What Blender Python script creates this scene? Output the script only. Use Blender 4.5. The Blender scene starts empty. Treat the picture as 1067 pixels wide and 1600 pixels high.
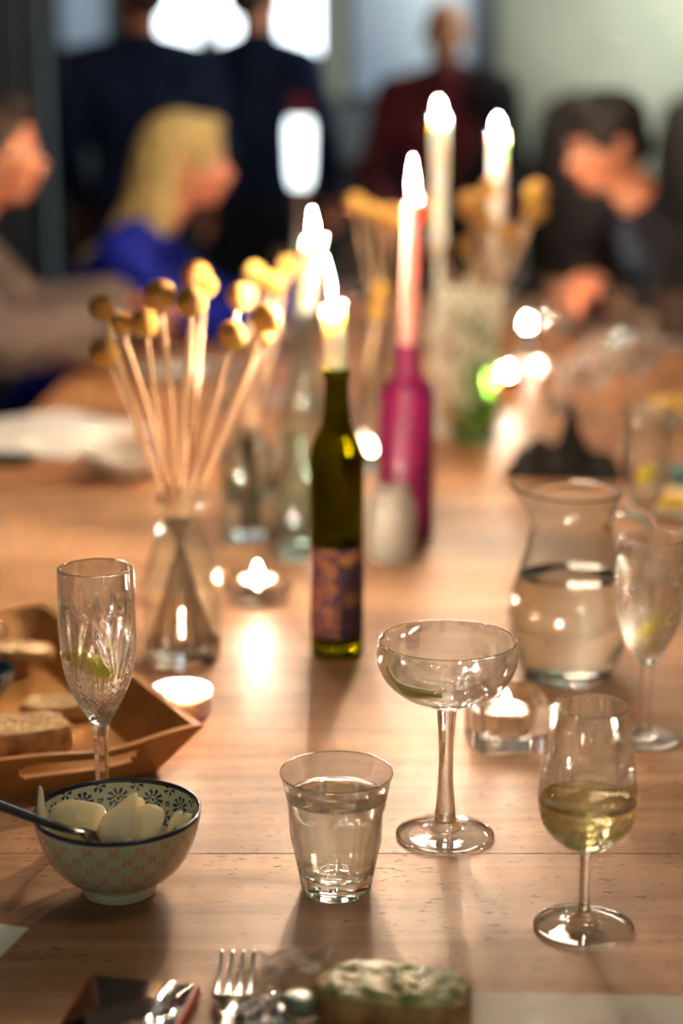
import bpy, bmesh, math, random
from mathutils import Vector, Matrix, noise
R = random.Random(7)
PI = math.pi
sc = bpy.context.scene
COL = sc.collection
# ------------------------------------------------------------------ camera
TZ = 0.75                     # table top height
CAM = Vector((0.0, 0.0, TZ + 0.54))
PITCH = math.radians(13.0)
FPX = 2700.0                  # focal length in pixels of the 1067 px wide frame
cd = bpy.data.cameras.new('camera'); cam = bpy.data.objects.new('camera', cd); COL.objects.link(cam)
cam.location = CAM; cam.rotation_euler = (PI / 2 - PITCH, 0, 0)
cd.sensor_fit = 'HORIZONTAL'; cd.sensor_width = 24.0; cd.lens = 24.0 * FPX / 1067.0
cd.clip_start = 0.05; cd.clip_end = 60
cd.dof.use_dof = True; cd.dof.focus_distance = 1.265; cd.dof.aperture_fstop = 2.35
sc.camera = cam
# ------------------------------------------------------------------ world, exposure
w = bpy.data.worlds.new('room_air'); sc.world = w; w.use_nodes = True
w.node_tree.nodes['Background'].inputs[0].default_value = (0.72, 0.78, 0.60, 1)
w.node_tree.nodes['Background'].inputs[1].default_value = 0.13
vs = sc.view_settings
vs.view_transform = 'Standard'; vs.look = 'None'; vs.gamma = 1.0; vs.use_curve_mapping = False
vs.exposure = 1.12
cy = sc.cycles
cy.max_bounces = 14; cy.transmission_bounces = 12; cy.transparent_max_bounces = 24; cy.glossy_bounces = 6
cy.sample_clamp_indirect = 30.0
# added fill lights, all out of view with no fixture
def area(name, loc, rot, size, power, col, sy=None):
    l = bpy.data.lights.new(name, 'AREA'); l.energy = power; l.color = col; l.size = size
    if sy: l.shape = 'RECTANGLE'; l.size_y = sy
    o = bpy.data.objects.new(name, l); o.location = loc; o.rotation_euler = rot; COL.objects.link(o); return o
area('wall_fill_light', (1.7, 6.3, 2.6), (math.radians(42), 0, 0), 1.4, 46, (0.96, 1.0, 0.88), 0.5)  # unseen light added to brighten the sage back wall
area('far_table_fill_light', (0.25, 3.6, 2.5), (0, 0, 0), 0.5, 12.0, (1.0, 0.78, 0.58))  # added warm fill from above to lift the far table
area('near_table_fill_light', (0.35, 0.9, 2.3), (0, 0, 0), 0.4, 1.1, (1.0, 0.76, 0.54))  # weak warm fill added overhead for the front of the flowers
FLAME_COL = (1.0, 0.75, 0.53)

def V(*a): return Vector(a)
FW = V(0, math.cos(PITCH), -math.sin(PITCH)); UP = V(0, math.sin(PITCH), math.cos(PITCH)); RT = V(1, 0, 0)
def ray(px, py): return FW + RT * ((px - 533.5) / FPX) + UP * ((800 - py) / FPX)
def at(px, py, h=0.0):
    """point at height h above the table top seen at a pixel of the photograph"""
    d = ray(px, py); t = (TZ + h - CAM.z) / d.z; return CAM + d * t
def atD(px, py, D):
    """point seen at a pixel at distance D down the room"""
    d = ray(px, py); return CAM + d * (D / d.y)

# ------------------------------------------------------------------ materials
def mat(name, col=(.8, .8, .8), rough=.5, metal=0, ior=1.5, trans=0, sss=0, sssr=(.02, .01, .005), emit=None, es=0, coat=0, spec=None):
    m = bpy.data.materials.new(name); m.use_nodes = True
    b = m.node_tree.nodes['Principled BSDF']
    b.inputs['Base Color'].default_value = (*col, 1); b.inputs['Roughness'].default_value = rough
    b.inputs['Metallic'].default_value = metal; b.inputs['IOR'].default_value = ior
    b.inputs['Transmission Weight'].default_value = trans
    if sss:
        b.inputs['Subsurface Weight'].default_value = sss; b.inputs['Subsurface Radius'].default_value = sssr
        b.inputs['Subsurface Scale'].default_value = 1.0
    if emit: b.inputs['Emission Color'].default_value = (*emit, 1); b.inputs['Emission Strength'].default_value = es
    if coat: b.inputs['Coat Weight'].default_value = coat; b.inputs['Coat Roughness'].default_value = .08
    if spec is not None: b.inputs['Specular IOR Level'].default_value = spec
    return m
def N(m, t, **kw):
    n = m.node_tree.nodes.new(t)
    for k, v in kw.items(): setattr(n, k, v)
    return n
def L(m, a, b): m.node_tree.links.new(a, b)
def ramp(m, stops):
    r = N(m, 'ShaderNodeValToRGB'); e = r.color_ramp.elements
    while len(e) < len(stops): e.new(0.5)
    for i, (p, c) in enumerate(stops): e[i].position = p; e[i].color = (*c, 1)
    return r
def noisy(m, c1, c2, scale=20, bump=0.0, stretch=(1, 1, 1), detail=6, dist=0.002, p=(.35, .65)):
    b = m.node_tree.nodes['Principled BSDF']
    tc = N(m, 'ShaderNodeTexCoord'); mp = N(m, 'ShaderNodeMapping'); mp.inputs['Scale'].default_value = stretch
    L(m, tc.outputs['Object'], mp.inputs[0])
    n = N(m, 'ShaderNodeTexNoise'); n.inputs['Scale'].default_value = scale; n.inputs['Detail'].default_value = detail
    L(m, mp.outputs[0], n.inputs['Vector'])
    r = ramp(m, [(p[0], c1), (p[1], c2)]); L(m, n.outputs['Fac'], r.inputs[0]); L(m, r.outputs[0], b.inputs['Base Color'])
    if bump:
        bp = N(m, 'ShaderNodeBump'); bp.inputs['Strength'].default_value = bump; bp.inputs['Distance'].default_value = dist
        L(m, n.outputs['Fac'], bp.inputs['Height']); L(m, bp.outputs[0], b.inputs['Normal'])
    return m
def wood(name, c1, c2, cd_, rough=.36, gscale=1.0, axis=0, coat=0.0, bump=.35):
    m = mat(name, c1, rough, coat=coat); b = m.node_tree.nodes['Principled BSDF']
    tc = N(m, 'ShaderNodeTexCoord'); oi = N(m, 'ShaderNodeObjectInfo')
    add = N(m, 'ShaderNodeVectorMath', operation='ADD'); L(m, tc.outputs['Object'], add.inputs[0])
    sc_ = N(m, 'ShaderNodeVectorMath', operation='SCALE'); sc_.inputs[0].default_value = (7, 3, 5)
    L(m, oi.outputs['Random'], sc_.inputs['Scale']); L(m, sc_.outputs[0], add.inputs[1])
    def mapped(s):
        mp = N(m, 'ShaderNodeMapping'); v = [s[1] * gscale] * 3; v[axis] = s[0] * gscale
        mp.inputs['Scale'].default_value = v; L(m, add.outputs[0], mp.inputs[0]); return mp
    mg = mapped((3.0, 42.0)); g = N(m, 'ShaderNodeTexNoise'); g.inputs['Scale'].default_value = 1.0; g.inputs['Detail'].default_value = 8; g.inputs['Distortion'].default_value = .6
    L(m, mg.outputs[0], g.inputs['Vector'])
    ml = mapped((2.0, 7.0)); l = N(m, 'ShaderNodeTexNoise'); l.inputs['Scale'].default_value = 1.0; l.inputs['Detail'].default_value = 3
    L(m, ml.outputs[0], l.inputs['Vector'])
    r1 = ramp(m, [(.25, c1), (.75, c2)]); L(m, g.outputs['Fac'], r1.inputs[0])
    r2 = ramp(m, [(.3, (.58, .52, .46)), (.68, (1.08, 1.08, 1.08))]); L(m, l.outputs['Fac'], r2.inputs[0])
    mx = N(m, 'ShaderNodeMix', data_type='RGBA', blend_type='MULTIPLY'); mx.inputs[0].default_value = 1
    L(m, r1.outputs[0], mx.inputs[6]); L(m, r2.outputs[0], mx.inputs[7])
    # dark pits and scratches along the grain
    mp2 = mapped((95.0, 330.0)); s = N(m, 'ShaderNodeTexNoise'); s.inputs['Scale'].default_value = 1.0; s.inputs['Detail'].default_value = 4; s.inputs['Distortion'].default_value = .8
    L(m, mp2.outputs[0], s.inputs['Vector'])
    r3 = ramp(m, [(.31, (0, 0, 0)), (.38, (1, 1, 1))]); L(m, s.outputs['Fac'], r3.inputs[0])
    m2 = N(m, 'ShaderNodeMix', data_type='RGBA'); L(m, r3.outputs[0], m2.inputs[0]); m2.inputs[6].default_value = (*cd_, 1); L(m, mx.outputs[2], m2.inputs[7])
    L(m, m2.outputs[2], b.inputs['Base Color'])
    ad = N(m, 'ShaderNodeMath', operation='ADD'); L(m, g.outputs['Fac'], ad.inputs[0]); L(m, r3.outputs[0], ad.inputs[1])
    bp = N(m, 'ShaderNodeBump'); bp.inputs['Strength'].default_value = bump; bp.inputs['Distance'].default_value = .0006
    L(m, ad.outputs[0], bp.inputs['Height']); L(m, bp.outputs[0], b.inputs['Normal'])
    rr = N(m, 'ShaderNodeMapRange'); rr.inputs[3].default_value = rough - .10; rr.inputs[4].default_value = rough + .12
    L(m, l.outputs['Fac'], rr.inputs[0]); L(m, rr.outputs[0], b.inputs['Roughness'])
    return m
def glass(name, col=(1, 1, 1), ior=1.48, rough=0.0):
    m = bpy.data.materials.new(name); m.use_nodes = True; nt = m.node_tree
    nt.nodes.remove(nt.nodes['Principled BSDF'])
    g = N(m, 'ShaderNodeBsdfGlass'); g.inputs['Color'].default_value = (*col, 1); g.inputs['IOR'].default_value = ior; g.inputs['Roughness'].default_value = rough
    L(m, g.outputs[0], nt.nodes['Material Output'].inputs[0]); return m
def attr_color(m, name='print'):
    a = N(m, 'ShaderNodeAttribute'); a.attribute_name = name
    L(m, a.outputs['Color'], m.node_tree.nodes['Principled BSDF'].inputs['Base Color']); return m
M = {}
M['table'] = wood('old_table_wood', (.34, .172, .088), (.62, .36, .205), (.17, .08, .035), rough=.47, bump=.6)
M['table'].node_tree.nodes['Principled BSDF'].inputs['Specular IOR Level'].default_value = .22
M['table_far'] = wood('orange_table_wood', (.42, .17, .06), (.60, .29, .12), (.15, .06, .03), rough=.46)
M['tray'] = wood('tray_wood', (.52, .22, .06), (.66, .33, .105), (.30, .13, .04), rough=.42, gscale=1.3, bump=.15)
M['clear'] = glass('clear_glass', (.985, .995, .985))
M['crystal'] = glass('cut_crystal', (.99, .995, .99), 1.54)
M['aqua'] = glass('pale_aqua_glass', (.93, .985, .975), 1.47)
M['green_glass'] = glass('green_bottle_glass', (.50, .50, .035), 1.5)
M['green_vase'] = glass('light_green_glass', (.80, .93, .72), 1.5)
M['water'] = glass('water', (.99, 1, .99), 1.333)
M['dregs'] = mat('dark_wine_dregs', (.010, .004, .004), .3)
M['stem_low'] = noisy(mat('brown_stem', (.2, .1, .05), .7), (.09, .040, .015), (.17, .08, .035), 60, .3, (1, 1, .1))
M['wine'] = glass('white_wine', (.985, .95, .72), 1.34)
M['ribbed'] = mat('frosted_glass', (.80, .79, .74), .25, trans=.7)
M['votive'] = mat('pink_frosted_cup', (.80, .58, .50), .3, sss=.3, sssr=(.01, .006, .004))
M['wax'] = mat('ivory_wax', (.95, .89, .77), .45, sss=1.0, sssr=(.020, .014, .009))
M['wax_white'] = mat('white_wax', (.92, .88, .82), .45, sss=1.0, sssr=(.018, .012, .008))
M['wax_pink'] = mat('pink_wax', (.86, .40, .35), .4, sss=.8, sssr=(.02, .006, .005))
M['magenta'] = mat('magenta_lacquered_glass', (.24, .005, .085), .38, coat=.15)
M['alu'] = mat('tealight_aluminium', (.80, .74, .72), .32, 1)
M['steel'] = mat('brushed_steel', (.75, .74, .72), .22, 1)
M['dark_steel'] = mat('dark_spoon_steel', (.16, .16, .17), .22, 1)
M['wick'] = mat('charred_wick', (.03, .02, .02), .9)
M['paper'] = noisy(mat('white_paper', (.8, .78, .74), .8), (.76, .74, .70), (.84, .82, .78), 8)
M['grey_paper'] = noisy(mat('grey_placemat', (.5, .5, .46), .7), (.66, .60, .54), (.74, .68, .61), 14)
M['ceramic'] = mat('cream_ceramic', (.66, .62, .50), .22, coat=.4)
M['stone'] = mat('beige_stoneware', (.46, .40, .34), .35)
M['print'] = attr_color(mat('printed_glaze', (.7, .7, .6), .16, coat=.5))
M['label'] = attr_color(mat('printed_label', (.2, .1, .2), .6, spec=.15))
M['stem'] = noisy(mat('dried_stem', (.6, .4, .25), .75), (.52, .30, .16), (.74, .52, .34), 60, .3, (1, 1, .1))
M['black_cloth'] = noisy(mat('black_cloth', (.012, .010, .010), .8), (.008, .007, .007), (.02, .017, .016), 80, .3)
M['red_cloth'] = mat('red_cloth', (.65, .03, .04), .7)
M['yellow'] = mat('yellow_cheese', (.85, .55, .10), .5, sss=.3)
M['lemon'] = mat('lemon_peel', (1.0, .86, .05), .35, sss=.3, sssr=(.006, .004, .001))
M['lemon_flesh'] = mat('lemon_flesh', (.92, .88, .50), .3, sss=.3)
M['lime'] = noisy(mat('lime_peel', (.3, .34, .06), .45), (.42, .46, .08), (.62, .62, .20), 300, .3)
M['lime_flesh'] = mat('lime_flesh', (.62, .66, .30), .35)
M['coconut'] = mat('white_shavings', (.93, .84, .64), .42, sss=.5, sssr=(.006, .004, .003))
M['teal_glaze'] = mat('dark_teal_glaze', (.01, .05, .07), .15, coat=.5)
M['screen'] = noisy(mat('black_phone_screen', (.008, .008, .02), .04, coat=1.0), (.005, .005, .012), (.02, .02, .045), 14)
M['red_case'] = mat('red_phone_case', (.38, .016, .012), .35)
M['foil'] = noisy(mat('foil', (.8, .78, .78), .18, 1), (.7, .7, .7), (.95, .9, .9), 60, 1.0, dist=.004)
M['film'] = glass('clear_film', (.97, .98, .97), 1.3)
M['sage_lid'] = mat('sage_green_lid', (.20, .27, .22), .35, .3)
M['leaf'] = mat('green_leaf', (.10, .22, .03), .5)
M['tiny_flower'] = mat('white_tiny_flower', (.82, .80, .66), .7)
M['plate'] = mat('white_plate', (.74, .72, .66), .2, coat=.4)
M['dark_chair'] = mat('dark_chair_upholstery', (.020, .012, .010), .7)
M['navy'] = noisy(mat('navy_wool', (.006, .011, .032), .9), (.006, .012, .040), (.012, .022, .065), 60, .2)
M['blackwool'] = noisy(mat('black_wool', (.010, .010, .014), .9), (.008, .008, .010), (.016, .014, .018), 60, .2)
M['greysweater'] = noisy(mat('grey_brown_sweater', (.16, .12, .11), .95), (.13, .10, .09), (.20, .15, .13), 90, .5)
M['blue'] = mat('royal_blue_fabric', (.004, .012, .26), .55)
M['maroon'] = mat('maroon_fabric', (.085, .014, .022), .8)
M['shirt'] = mat('slate_shirt', (.035, .05, .08), .8)
M['jeans'] = mat('dark_trousers', (.012, .014, .022), .9)
M['shoe'] = mat('black_leather', (.01, .01, .01), .35)
M['skin'] = noisy(mat('skin', (.66, .27, .15), .5, sss=.2, sssr=(.012, .005, .003)), (.64, .23, .13), (.74, .31, .18), 18)
M['skin_dark'] = noisy(mat('deeper_skin', (.42, .18, .08), .5), (.40, .17, .075), (.48, .21, .10), 18)
M['blonde'] = noisy(mat('blonde_hair', (.45, .33, .10), .45), (.30, .20, .06), (.66, .52, .20), 40, .8, (3, 3, .3), dist=.01)
M['brunette'] = noisy(mat('dark_brown_hair', (.03, .012, .008), .45), (.018, .008, .006), (.05, .02, .012), 40, .8, (3, 3, .3), dist=.01)
M['blackhair'] = noisy(mat('black_hair', (.012, .009, .008), .45), (.008, .006, .006), (.02, .014, .01), 40, .8, (2, 2, .6), dist=.01)
M['eye'] = mat('eye_white', (.50, .45, .41), .3); M['iris'] = mat('dark_iris', (.03, .015, .01), .1)
M['lips'] = mat('lips', (.45, .10, .08), .4)

for k in ('navy', 'blackwool', 'black_cloth', 'maroon', 'jeans', 'dark_chair', 'greysweater', 'blue', 'shirt'):
    M[k].node_tree.nodes['Principled BSDF'].inputs['Specular IOR Level'].default_value = .12
FM = {}
def flame_mat(strength):
    k = round(strength / 20) * 20
    if k in FM: return FM[k]
    m = bpy.data.materials.new('flame'); m.use_nodes = True; nt = m.node_tree; nt.nodes.remove(nt.nodes['Principled BSDF'])
    e = N(m, 'ShaderNodeEmission'); e.inputs[0].default_value = (*FLAME_COL, 1); e.inputs[1].default_value = k
    t = N(m, 'ShaderNodeBsdfTransparent'); a = N(m, 'ShaderNodeAddShader')
    L(m, e.outputs[0], a.inputs[0]); L(m, t.outputs[0], a.inputs[1]); L(m, a.outputs[0], nt.nodes['Material Output'].inputs[0])
    m.cycles.emission_sampling = 'FRONT'; FM[k] = m; return m
def thin_glass(name, col=(.985, .995, .985)):
    """thin-walled glass: straight transmission plus Fresnel reflection on each face"""
    m = bpy.data.materials.new(name); m.use_nodes = True; nt = m.node_tree; nt.nodes.remove(nt.nodes['Principled BSDF'])
    lw = N(m, 'ShaderNodeLayerWeight'); lw.inputs[0].default_value = .5
    p = N(m, 'ShaderNodeMath', operation='POWER'); p.inputs[1].default_value = 4.0; L(m, lw.outputs['Facing'], p.inputs[0])
    mr = N(m, 'ShaderNodeMapRange'); mr.inputs[3].default_value = .045; mr.inputs[4].default_value = .95; L(m, p.outputs[0], mr.inputs[0])
    t = N(m, 'ShaderNodeBsdfTransparent'); t.inputs[0].default_value = (*col, 1); g = N(m, 'ShaderNodeBsdfGlossy'); g.inputs['Roughness'].default_value = .0
    mx = N(m, 'ShaderNodeMixShader'); L(m, mr.outputs[0], mx.inputs[0]); L(m, t.outputs[0], mx.inputs[1]); L(m, g.outputs[0], mx.inputs[2])
    L(m, mx.outputs[0], nt.nodes['Material Output'].inputs[0]); return m
M['thin'] = thin_glass('thin_clear_glass')
M['thin_aqua'] = thin_glass('thin_aqua_glass', (.955, .985, .978))
def soften(m, k):
    """part of the light passes straight through, as it does through thin cut glass"""
    nt = m.node_tree; g = next(n for n in nt.nodes if n.type == 'BSDF_GLASS')
    t = N(m, 'ShaderNodeBsdfTransparent'); mx = N(m, 'ShaderNodeMixShader'); mx.inputs[0].default_value = k
    L(m, g.outputs[0], mx.inputs[1]); L(m, t.outputs[0], mx.inputs[2]); L(m, mx.outputs[0], nt.nodes['Material Output'].inputs[0])
soften(M['crystal'], .18)
M['clear_soft'] = glass('thin_blown_glass', (.985, .995, .985)); soften(M['clear_soft'], .38); soften(M['film'], .45)

# ------------------------------------------------------------------ object helpers
def mesh(name, vs_, fs, m=None, parent=None, smooth=True, label=None, loc=None):
    me = bpy.data.meshes.new(name); me.from_pydata([tuple(v) for v in vs_], [], fs); me.update()
    if smooth: me.polygons.foreach_set('use_smooth', [True] * len(me.polygons))
    o = bpy.data.objects.new(name, me); COL.objects.link(o)
    for mm in (m if isinstance(m, (list, tuple)) else [m]):
        if mm: me.materials.append(M[mm] if isinstance(mm, str) else mm)
    if parent: o.parent = parent
    if label: o['label'] = label
    if loc is not None: o.location = loc
    return o
def thing(name, label, cat, loc=(0, 0, 0), rz=0, group=None):
    o = bpy.data.objects.new(name, None); COL.objects.link(o); o.empty_display_size = .02
    o.location = loc; o.rotation_euler = (0, 0, rz); o['label'] = label; o['category'] = cat
    if group: o['group'] = group
    return o
def tag(o, label, cat, group=None, kind=None):
    o['label'] = label; o['category'] = cat
    if group: o['group'] = group
    if kind: o['kind'] = kind
    return o
def struct(o): o['kind'] = 'structure'; return o
def dup(root, loc, rz=None, label=None, group=None, scale=None):
    r = root.copy(); COL.objects.link(r); r.location = loc
    if rz is not None: r.rotation_euler = (0, 0, rz)
    if scale is not None: r.scale = (scale,) * 3 if not isinstance(scale, (tuple, list)) else scale
    if label: r['label'] = label
    if group: r['group'] = group
    def rec(a, b):
        for ch in list(a.children):
            c = ch.copy(); COL.objects.link(c); c.parent = b; rec(ch, c)
    rec(root, r); return r
def shade_auto(o, ang=35):
    me = o.data
    me.polygons.foreach_set('use_smooth', [True] * len(me.polygons))
    bm = bmesh.new(); bm.from_mesh(me)
    for e in bm.edges:
        if len(e.link_faces) == 2 and e.calc_face_angle(0) > math.radians(ang): e.smooth = False
    bm.to_mesh(me); bm.free(); return o

def spline(pts, sub=6):
    """Catmull-Rom through (r, z) or vector points; a repeated point makes a sharp corner"""
    out = []; n = len(pts); P = [Vector(p) for p in pts]
    for i in range(n - 1):
        p0 = P[max(i - 1, 0)]; p1 = P[i]; p2 = P[i + 1]; p3 = P[min(i + 2, n - 1)]
        if (p1 - p2).length < 1e-9: continue
        for k in range(sub):
            t = k / sub
            out.append(.5 * ((2 * p1) + (p2 - p0) * t + (2 * p0 - 5 * p1 + 4 * p2 - p3) * t * t + (3 * p1 - p0 - 3 * p2 + p3) * t ** 3))
    out.append(P[-1]); return out
def lathe(prof, seg=64, mod=None):
    """prof: (r, z) list; r==0 collapses to one vertex"""
    vs_, fs, rings = [], [], []
    for i, p in enumerate(prof):
        r, z = p[0], p[1]
        if r < 1e-6: rings.append([len(vs_)]); vs_.append((0, 0, z)); continue
        ring = []
        for k in range(seg):
            a = 2 * PI * k / seg; rr = r; zz = z
            if mod: rr, zz = mod(i, r, z, a)
            ring.append(len(vs_)); vs_.append((rr * math.cos(a), rr * math.sin(a), zz))
        rings.append(ring)
    for A, B in zip(rings, rings[1:]):
        if len(A) == 1 and len(B) == 1: continue
        for k in range(seg):
            k2 = (k + 1) % seg
            if len(A) == 1: fs.append((A[0], B[k2], B[k]))
            elif len(B) == 1: fs.append((A[k], A[k2], B[0]))
            else: fs.append((A[k], A[k2], B[k2], B[k]))
    return vs_, fs
def tube(pts, rad, seg=8, cap=True):
    vs_, fs = [], []; P = [Vector(p) for p in pts]; n = len(P)
    if not isinstance(rad, (list, tuple)): rad = [rad] * n
    ref = V(0, 0, 1)
    prev = None
    for i, p in enumerate(P):
        t = (P[min(i + 1, n - 1)] - P[max(i - 1, 0)]).normalized()
        if prev is None:
            a = t.cross(ref)
            if a.length < .1: a = t.cross(V(1, 0, 0))
            a.normalize()
        else: a = (prev - t * prev.dot(t)).normalized()
        prev = a; b = t.cross(a)
        for k in range(seg):
            q = 2 * PI * k / seg; vs_.append(p + (a * math.cos(q) + b * math.sin(q)) * rad[i])
    for i in range(n - 1):
        for k in range(seg):
            k2 = (k + 1) % seg; fs.append((i * seg + k, i * seg + k2, (i + 1) * seg + k2, (i + 1) * seg + k))
    if cap: fs.append(tuple(range(seg))[::-1]); fs.append(tuple((n - 1) * seg + k for k in range(seg)))
    return vs_, fs
def box(x0, x1, y0, y1, z0, z1, bev=0.0, segs=2):
    bm = bmesh.new(); bmesh.ops.create_cube(bm, size=1)
    for v in bm.verts: v.co = V(x0 + (v.co.x + .5) * (x1 - x0), y0 + (v.co.y + .5) * (y1 - y0), z0 + (v.co.z + .5) * (z1 - z0))
    if bev: bmesh.ops.bevel(bm, geom=bm.edges[:], offset=bev, segments=segs, affect='EDGES', profile=.5)
    bm.verts.index_update()
    r = [v.co.copy() for v in bm.verts], [tuple(v.index for v in f.verts) for f in bm.faces]; bm.free(); return r
def merge(*parts):
    vs_, fs = [], []
    for a, b in parts:
        o = len(vs_); vs_ += [Vector(v) for v in a]; fs += [tuple(i + o for i in f) for f in b]
    return vs_, fs
def xf(part, mtx): return [mtx @ Vector(v) for v in part[0]], part[1]
def slab(outline, z0, z1, bev=.0, flip=False):
    """closed prism from an outline"""
    n = len(outline); vs_ = []; rings = [(z0, 0 if not bev else bev), (z0 + bev, 0), (z1 - bev, 0), (z1, bev)] if bev else [(z0, 0), (z1, 0)]
    c = sum((Vector((p[0], p[1])) for p in outline), Vector((0, 0))) / n
    for z, ins in rings:
        for p in outline:
            d = Vector((p[0], p[1])) - c; q = c + d * (1 - ins / max(d.length, 1e-6)); vs_.append((q.x, q.y, z))
    fs = [tuple(range(n))[::-1]]
    for i in range(len(rings) - 1):
        for k in range(n):
            k2 = (k + 1) % n; fs.append((i * n + k, i * n + k2, (i + 1) * n + k2, (i + 1) * n + k))
    fs.append(tuple((len(rings) - 1) * n + k for k in range(n)))
    return vs_, fs
def sphere(c, r, u=16, v=10):
    s = (r, r, r) if isinstance(r, (int, float)) else r
    vs_, fs = lathe([(math.sin(PI * i / v) if 0 < i < v else 0, -math.cos(PI * i / v)) for i in range(v + 1)], u)
    return [Vector((a[0] * s[0], a[1] * s[1], a[2] * s[2])) + Vector(c) for a in vs_], fs
def paint(o, fn, name='print'):
    at_ = o.data.color_attributes.new(name, 'FLOAT_COLOR', 'POINT')
    buf = []
    for v in o.data.vertices: buf += [*fn(v.co), 1.0]
    at_.data.foreach_set('color', buf)

PW = 1.38
# ------------------------------------------------------------------ candle flames
def flame(parent, loc, h, r, power, lean=(0, 0), name='flame'):
    prof = [(0, 0), (.55, .06), (.9, .18), (1, .32), (.88, .5), (.6, .7), (.3, .87), (.1, .97), (0, 1)]
    pr = spline([(a, b) for a, b in prof], 3)
    vs_, fs = lathe([(max(p[0], 0) * r if 0 < i < len(pr) - 1 else 0, p[1] * h) for i, p in enumerate(pr)], 14)
    vs_ = [V(v[0] + lean[0] * (v[2] / h) ** 1.6 * h, v[1] + lean[1] * (v[2] / h) ** 1.6 * h, v[2]) for v in vs_]
    return mesh(name, vs_, fs, flame_mat(PW * power / (4 * PI * h * 2 * r * .72)), parent, loc=loc)
def candle(label, base, top, r0, r1, wax, fh, fr, power, lean=(0, 0), melt=0.0, group=None):
    """tapered candle from base to top with wick and flame"""
    t = thing('taper_candle', label, 'candle', base, group=group)
    d = Vector(top) - Vector(base); n = 14; Ht = d.length
    prof = [(0, 0), (r0 * .96, 0)]
    prof += [(r0 + (r1 - r0) * i / n, Ht * i / n) for i in range(1, n)]
    prof += [(r1, Ht - .003), (r1 * .97, Ht - .001), (r1 * .85, Ht), (r1 * .6, Ht - .003 - melt * .3), (r1 * .2, Ht - .005 - melt), (0, Ht - .005 - melt)]
    def md(i, r, z, a):
        if z > Ht - .012: return r, z + melt * math.cos(a - .4) * min(1, r / r1)
        return r * (1 + .02 * math.sin(3 * a + z * 60)), z
    vs_, fs = lathe(prof, 28, md)
    sh = [V(v[0] + d.x * v[2] / Ht, v[1] + d.y * v[2] / Ht, v[2]) for v in vs_]
    mesh('wax', sh, fs, wax, t)
    wx = tube([(d.x, d.y, Ht - .008), (d.x + .0006, d.y, Ht + .003), (d.x + .002 * (1 if lean[0] >= 0 else -1), d.y, Ht + .009)], .0009, 6)
    mesh('wick', *wx, 'wick', t)
    flame(t, (d.x + .001 * (1 if lean[0] >= 0 else -1), d.y, Ht + .001), fh, fr, power, lean)
    return t
def tealight(label, loc, power=1.2, r=.019, h=.016, fh=.022, group=None, fl=True, cup='alu', name='tealight'):
    t = thing(name, label, 'tealight', loc, group=group)
    cupp = [(0, 0), (r - .001, 0), (r, .001), (r, h), (r + .0008, h + .0006), (r - .0006, h), (r - .0006, .0012), (0, .0012)]
    mesh('cup', *lathe(cupp, 40), cup, t)
    mesh('wax', *lathe([(0, .0014), (r - .0009, .0014), (r - .0009, h - .0012), (r * .7, h - .0022), (0, h - .0025)], 36), 'wax_white', t)
    mesh('wick', *tube([(0, 0, h - .004), (.0004, 0, h), (.001, 0, h + .004)], .0007, 6), 'wick', t)
    if fl: flame(t, (0, 0, h + .001), fh, fh * .22, power)
    return t
# ================================================================== THE ROOM
struct(mesh('floor', *box(-3.4, 3.4, -0.6, 9.0, -.05, 0), noisy(mat('dark_floor', (.06, .05, .045), .5), (.045, .037, .03), (.07, .058, .05), 6)))
M['wall'] = noisy(mat('sage_plaster', (.40, .43, .34), .9), (.37, .39, .32), (.45, .47, .39), 3, .2)
M['wall_dark'] = mat('dark_blue_grey_paint', (.05, .06, .075), .8)
M['trim'] = mat('painted_trim', (.13, .14, .15), .6)
struct(mesh('ceiling', *box(-3.4, 3.4, -0.6, 9.0, 2.95, 3.0), mat('ceiling_paint', (.25, .26, .24), .9)))
YB = 8.2
def wall_piece(name, x0, x1, z0, z1, m): return struct(mesh(name, *box(x0, x1, YB, YB + .12, z0, z1), m))
# back wall: windows on the left (three openings), sage plaster on the right
wins = [(-1.42, -1.24, 1.30), (-.84, -.66, 1.42), (-.60, -.34, 1.36), (-.26, .0, 1.36)]
xs = -3.4
wall_piece('wall_back', -3.4, .72, 0, 1.36, M['wall_dark'])
wall_piece('wall_back', .72, 3.4, 0, 2.95, M['wall'])
wall_piece('wall_back', -3.4, .72, 2.5, 2.95, M['wall_dark'])
wall_piece('wall_back', -3.4, -1.30, 1.36, 2.5, M['wall_dark'])
wall_piece('wall_back', -1.06, -.90, 1.36, 2.5, M['wall_dark'])
wall_piece('wall_back', -1.30, -1.06, 1.36, 1.575, M['wall_dark'])
wall_piece('wall_back', .62, .72, 1.36, 2.5, M['wall_dark'])
M['pane'] = mat('daylit_pane', (.8, .85, .9), .3, emit=(.82, .93, 1.0), es=2.6)
M['pane_dim'] = mat('frosted_dim_pane', (.4, .45, .5), .6, emit=(.42, .55, .70), es=.20)
for i, (x0, x1, z0, pm) in enumerate([(-1.30, -1.06, 1.575, 'pane_dim'), (-.90, -.64, 1.42, 'pane'), (-.58, -.36, 1.42, 'pane'), (-.30, -.09, 1.42, 'pane'), (.04, .62, 1.36, 'pane_dim')]):
    wn = struct(mesh('window_%d' % (i + 1), *box(x0, x1, YB + .05, YB + .06, z0, 2.5), M[pm]))
    mesh('frame', *merge(box(x0 - .02, x0 + .012, YB - .02, YB + .07, 1.36, 2.5), box(x1 - .012, x1 + .02, YB - .02, YB + .07, 1.36, 2.5),
                         box(x0, x1, YB - .02, YB + .07, 1.34, z0 + .015), box(x0, x1, YB - .02, YB + .07, 2.47, 2.52)), 'trim', wn)
struct(mesh('trim_1', *box(.02, .045, YB - .02, YB + .07, 1.36, 2.5), 'trim'))
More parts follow.
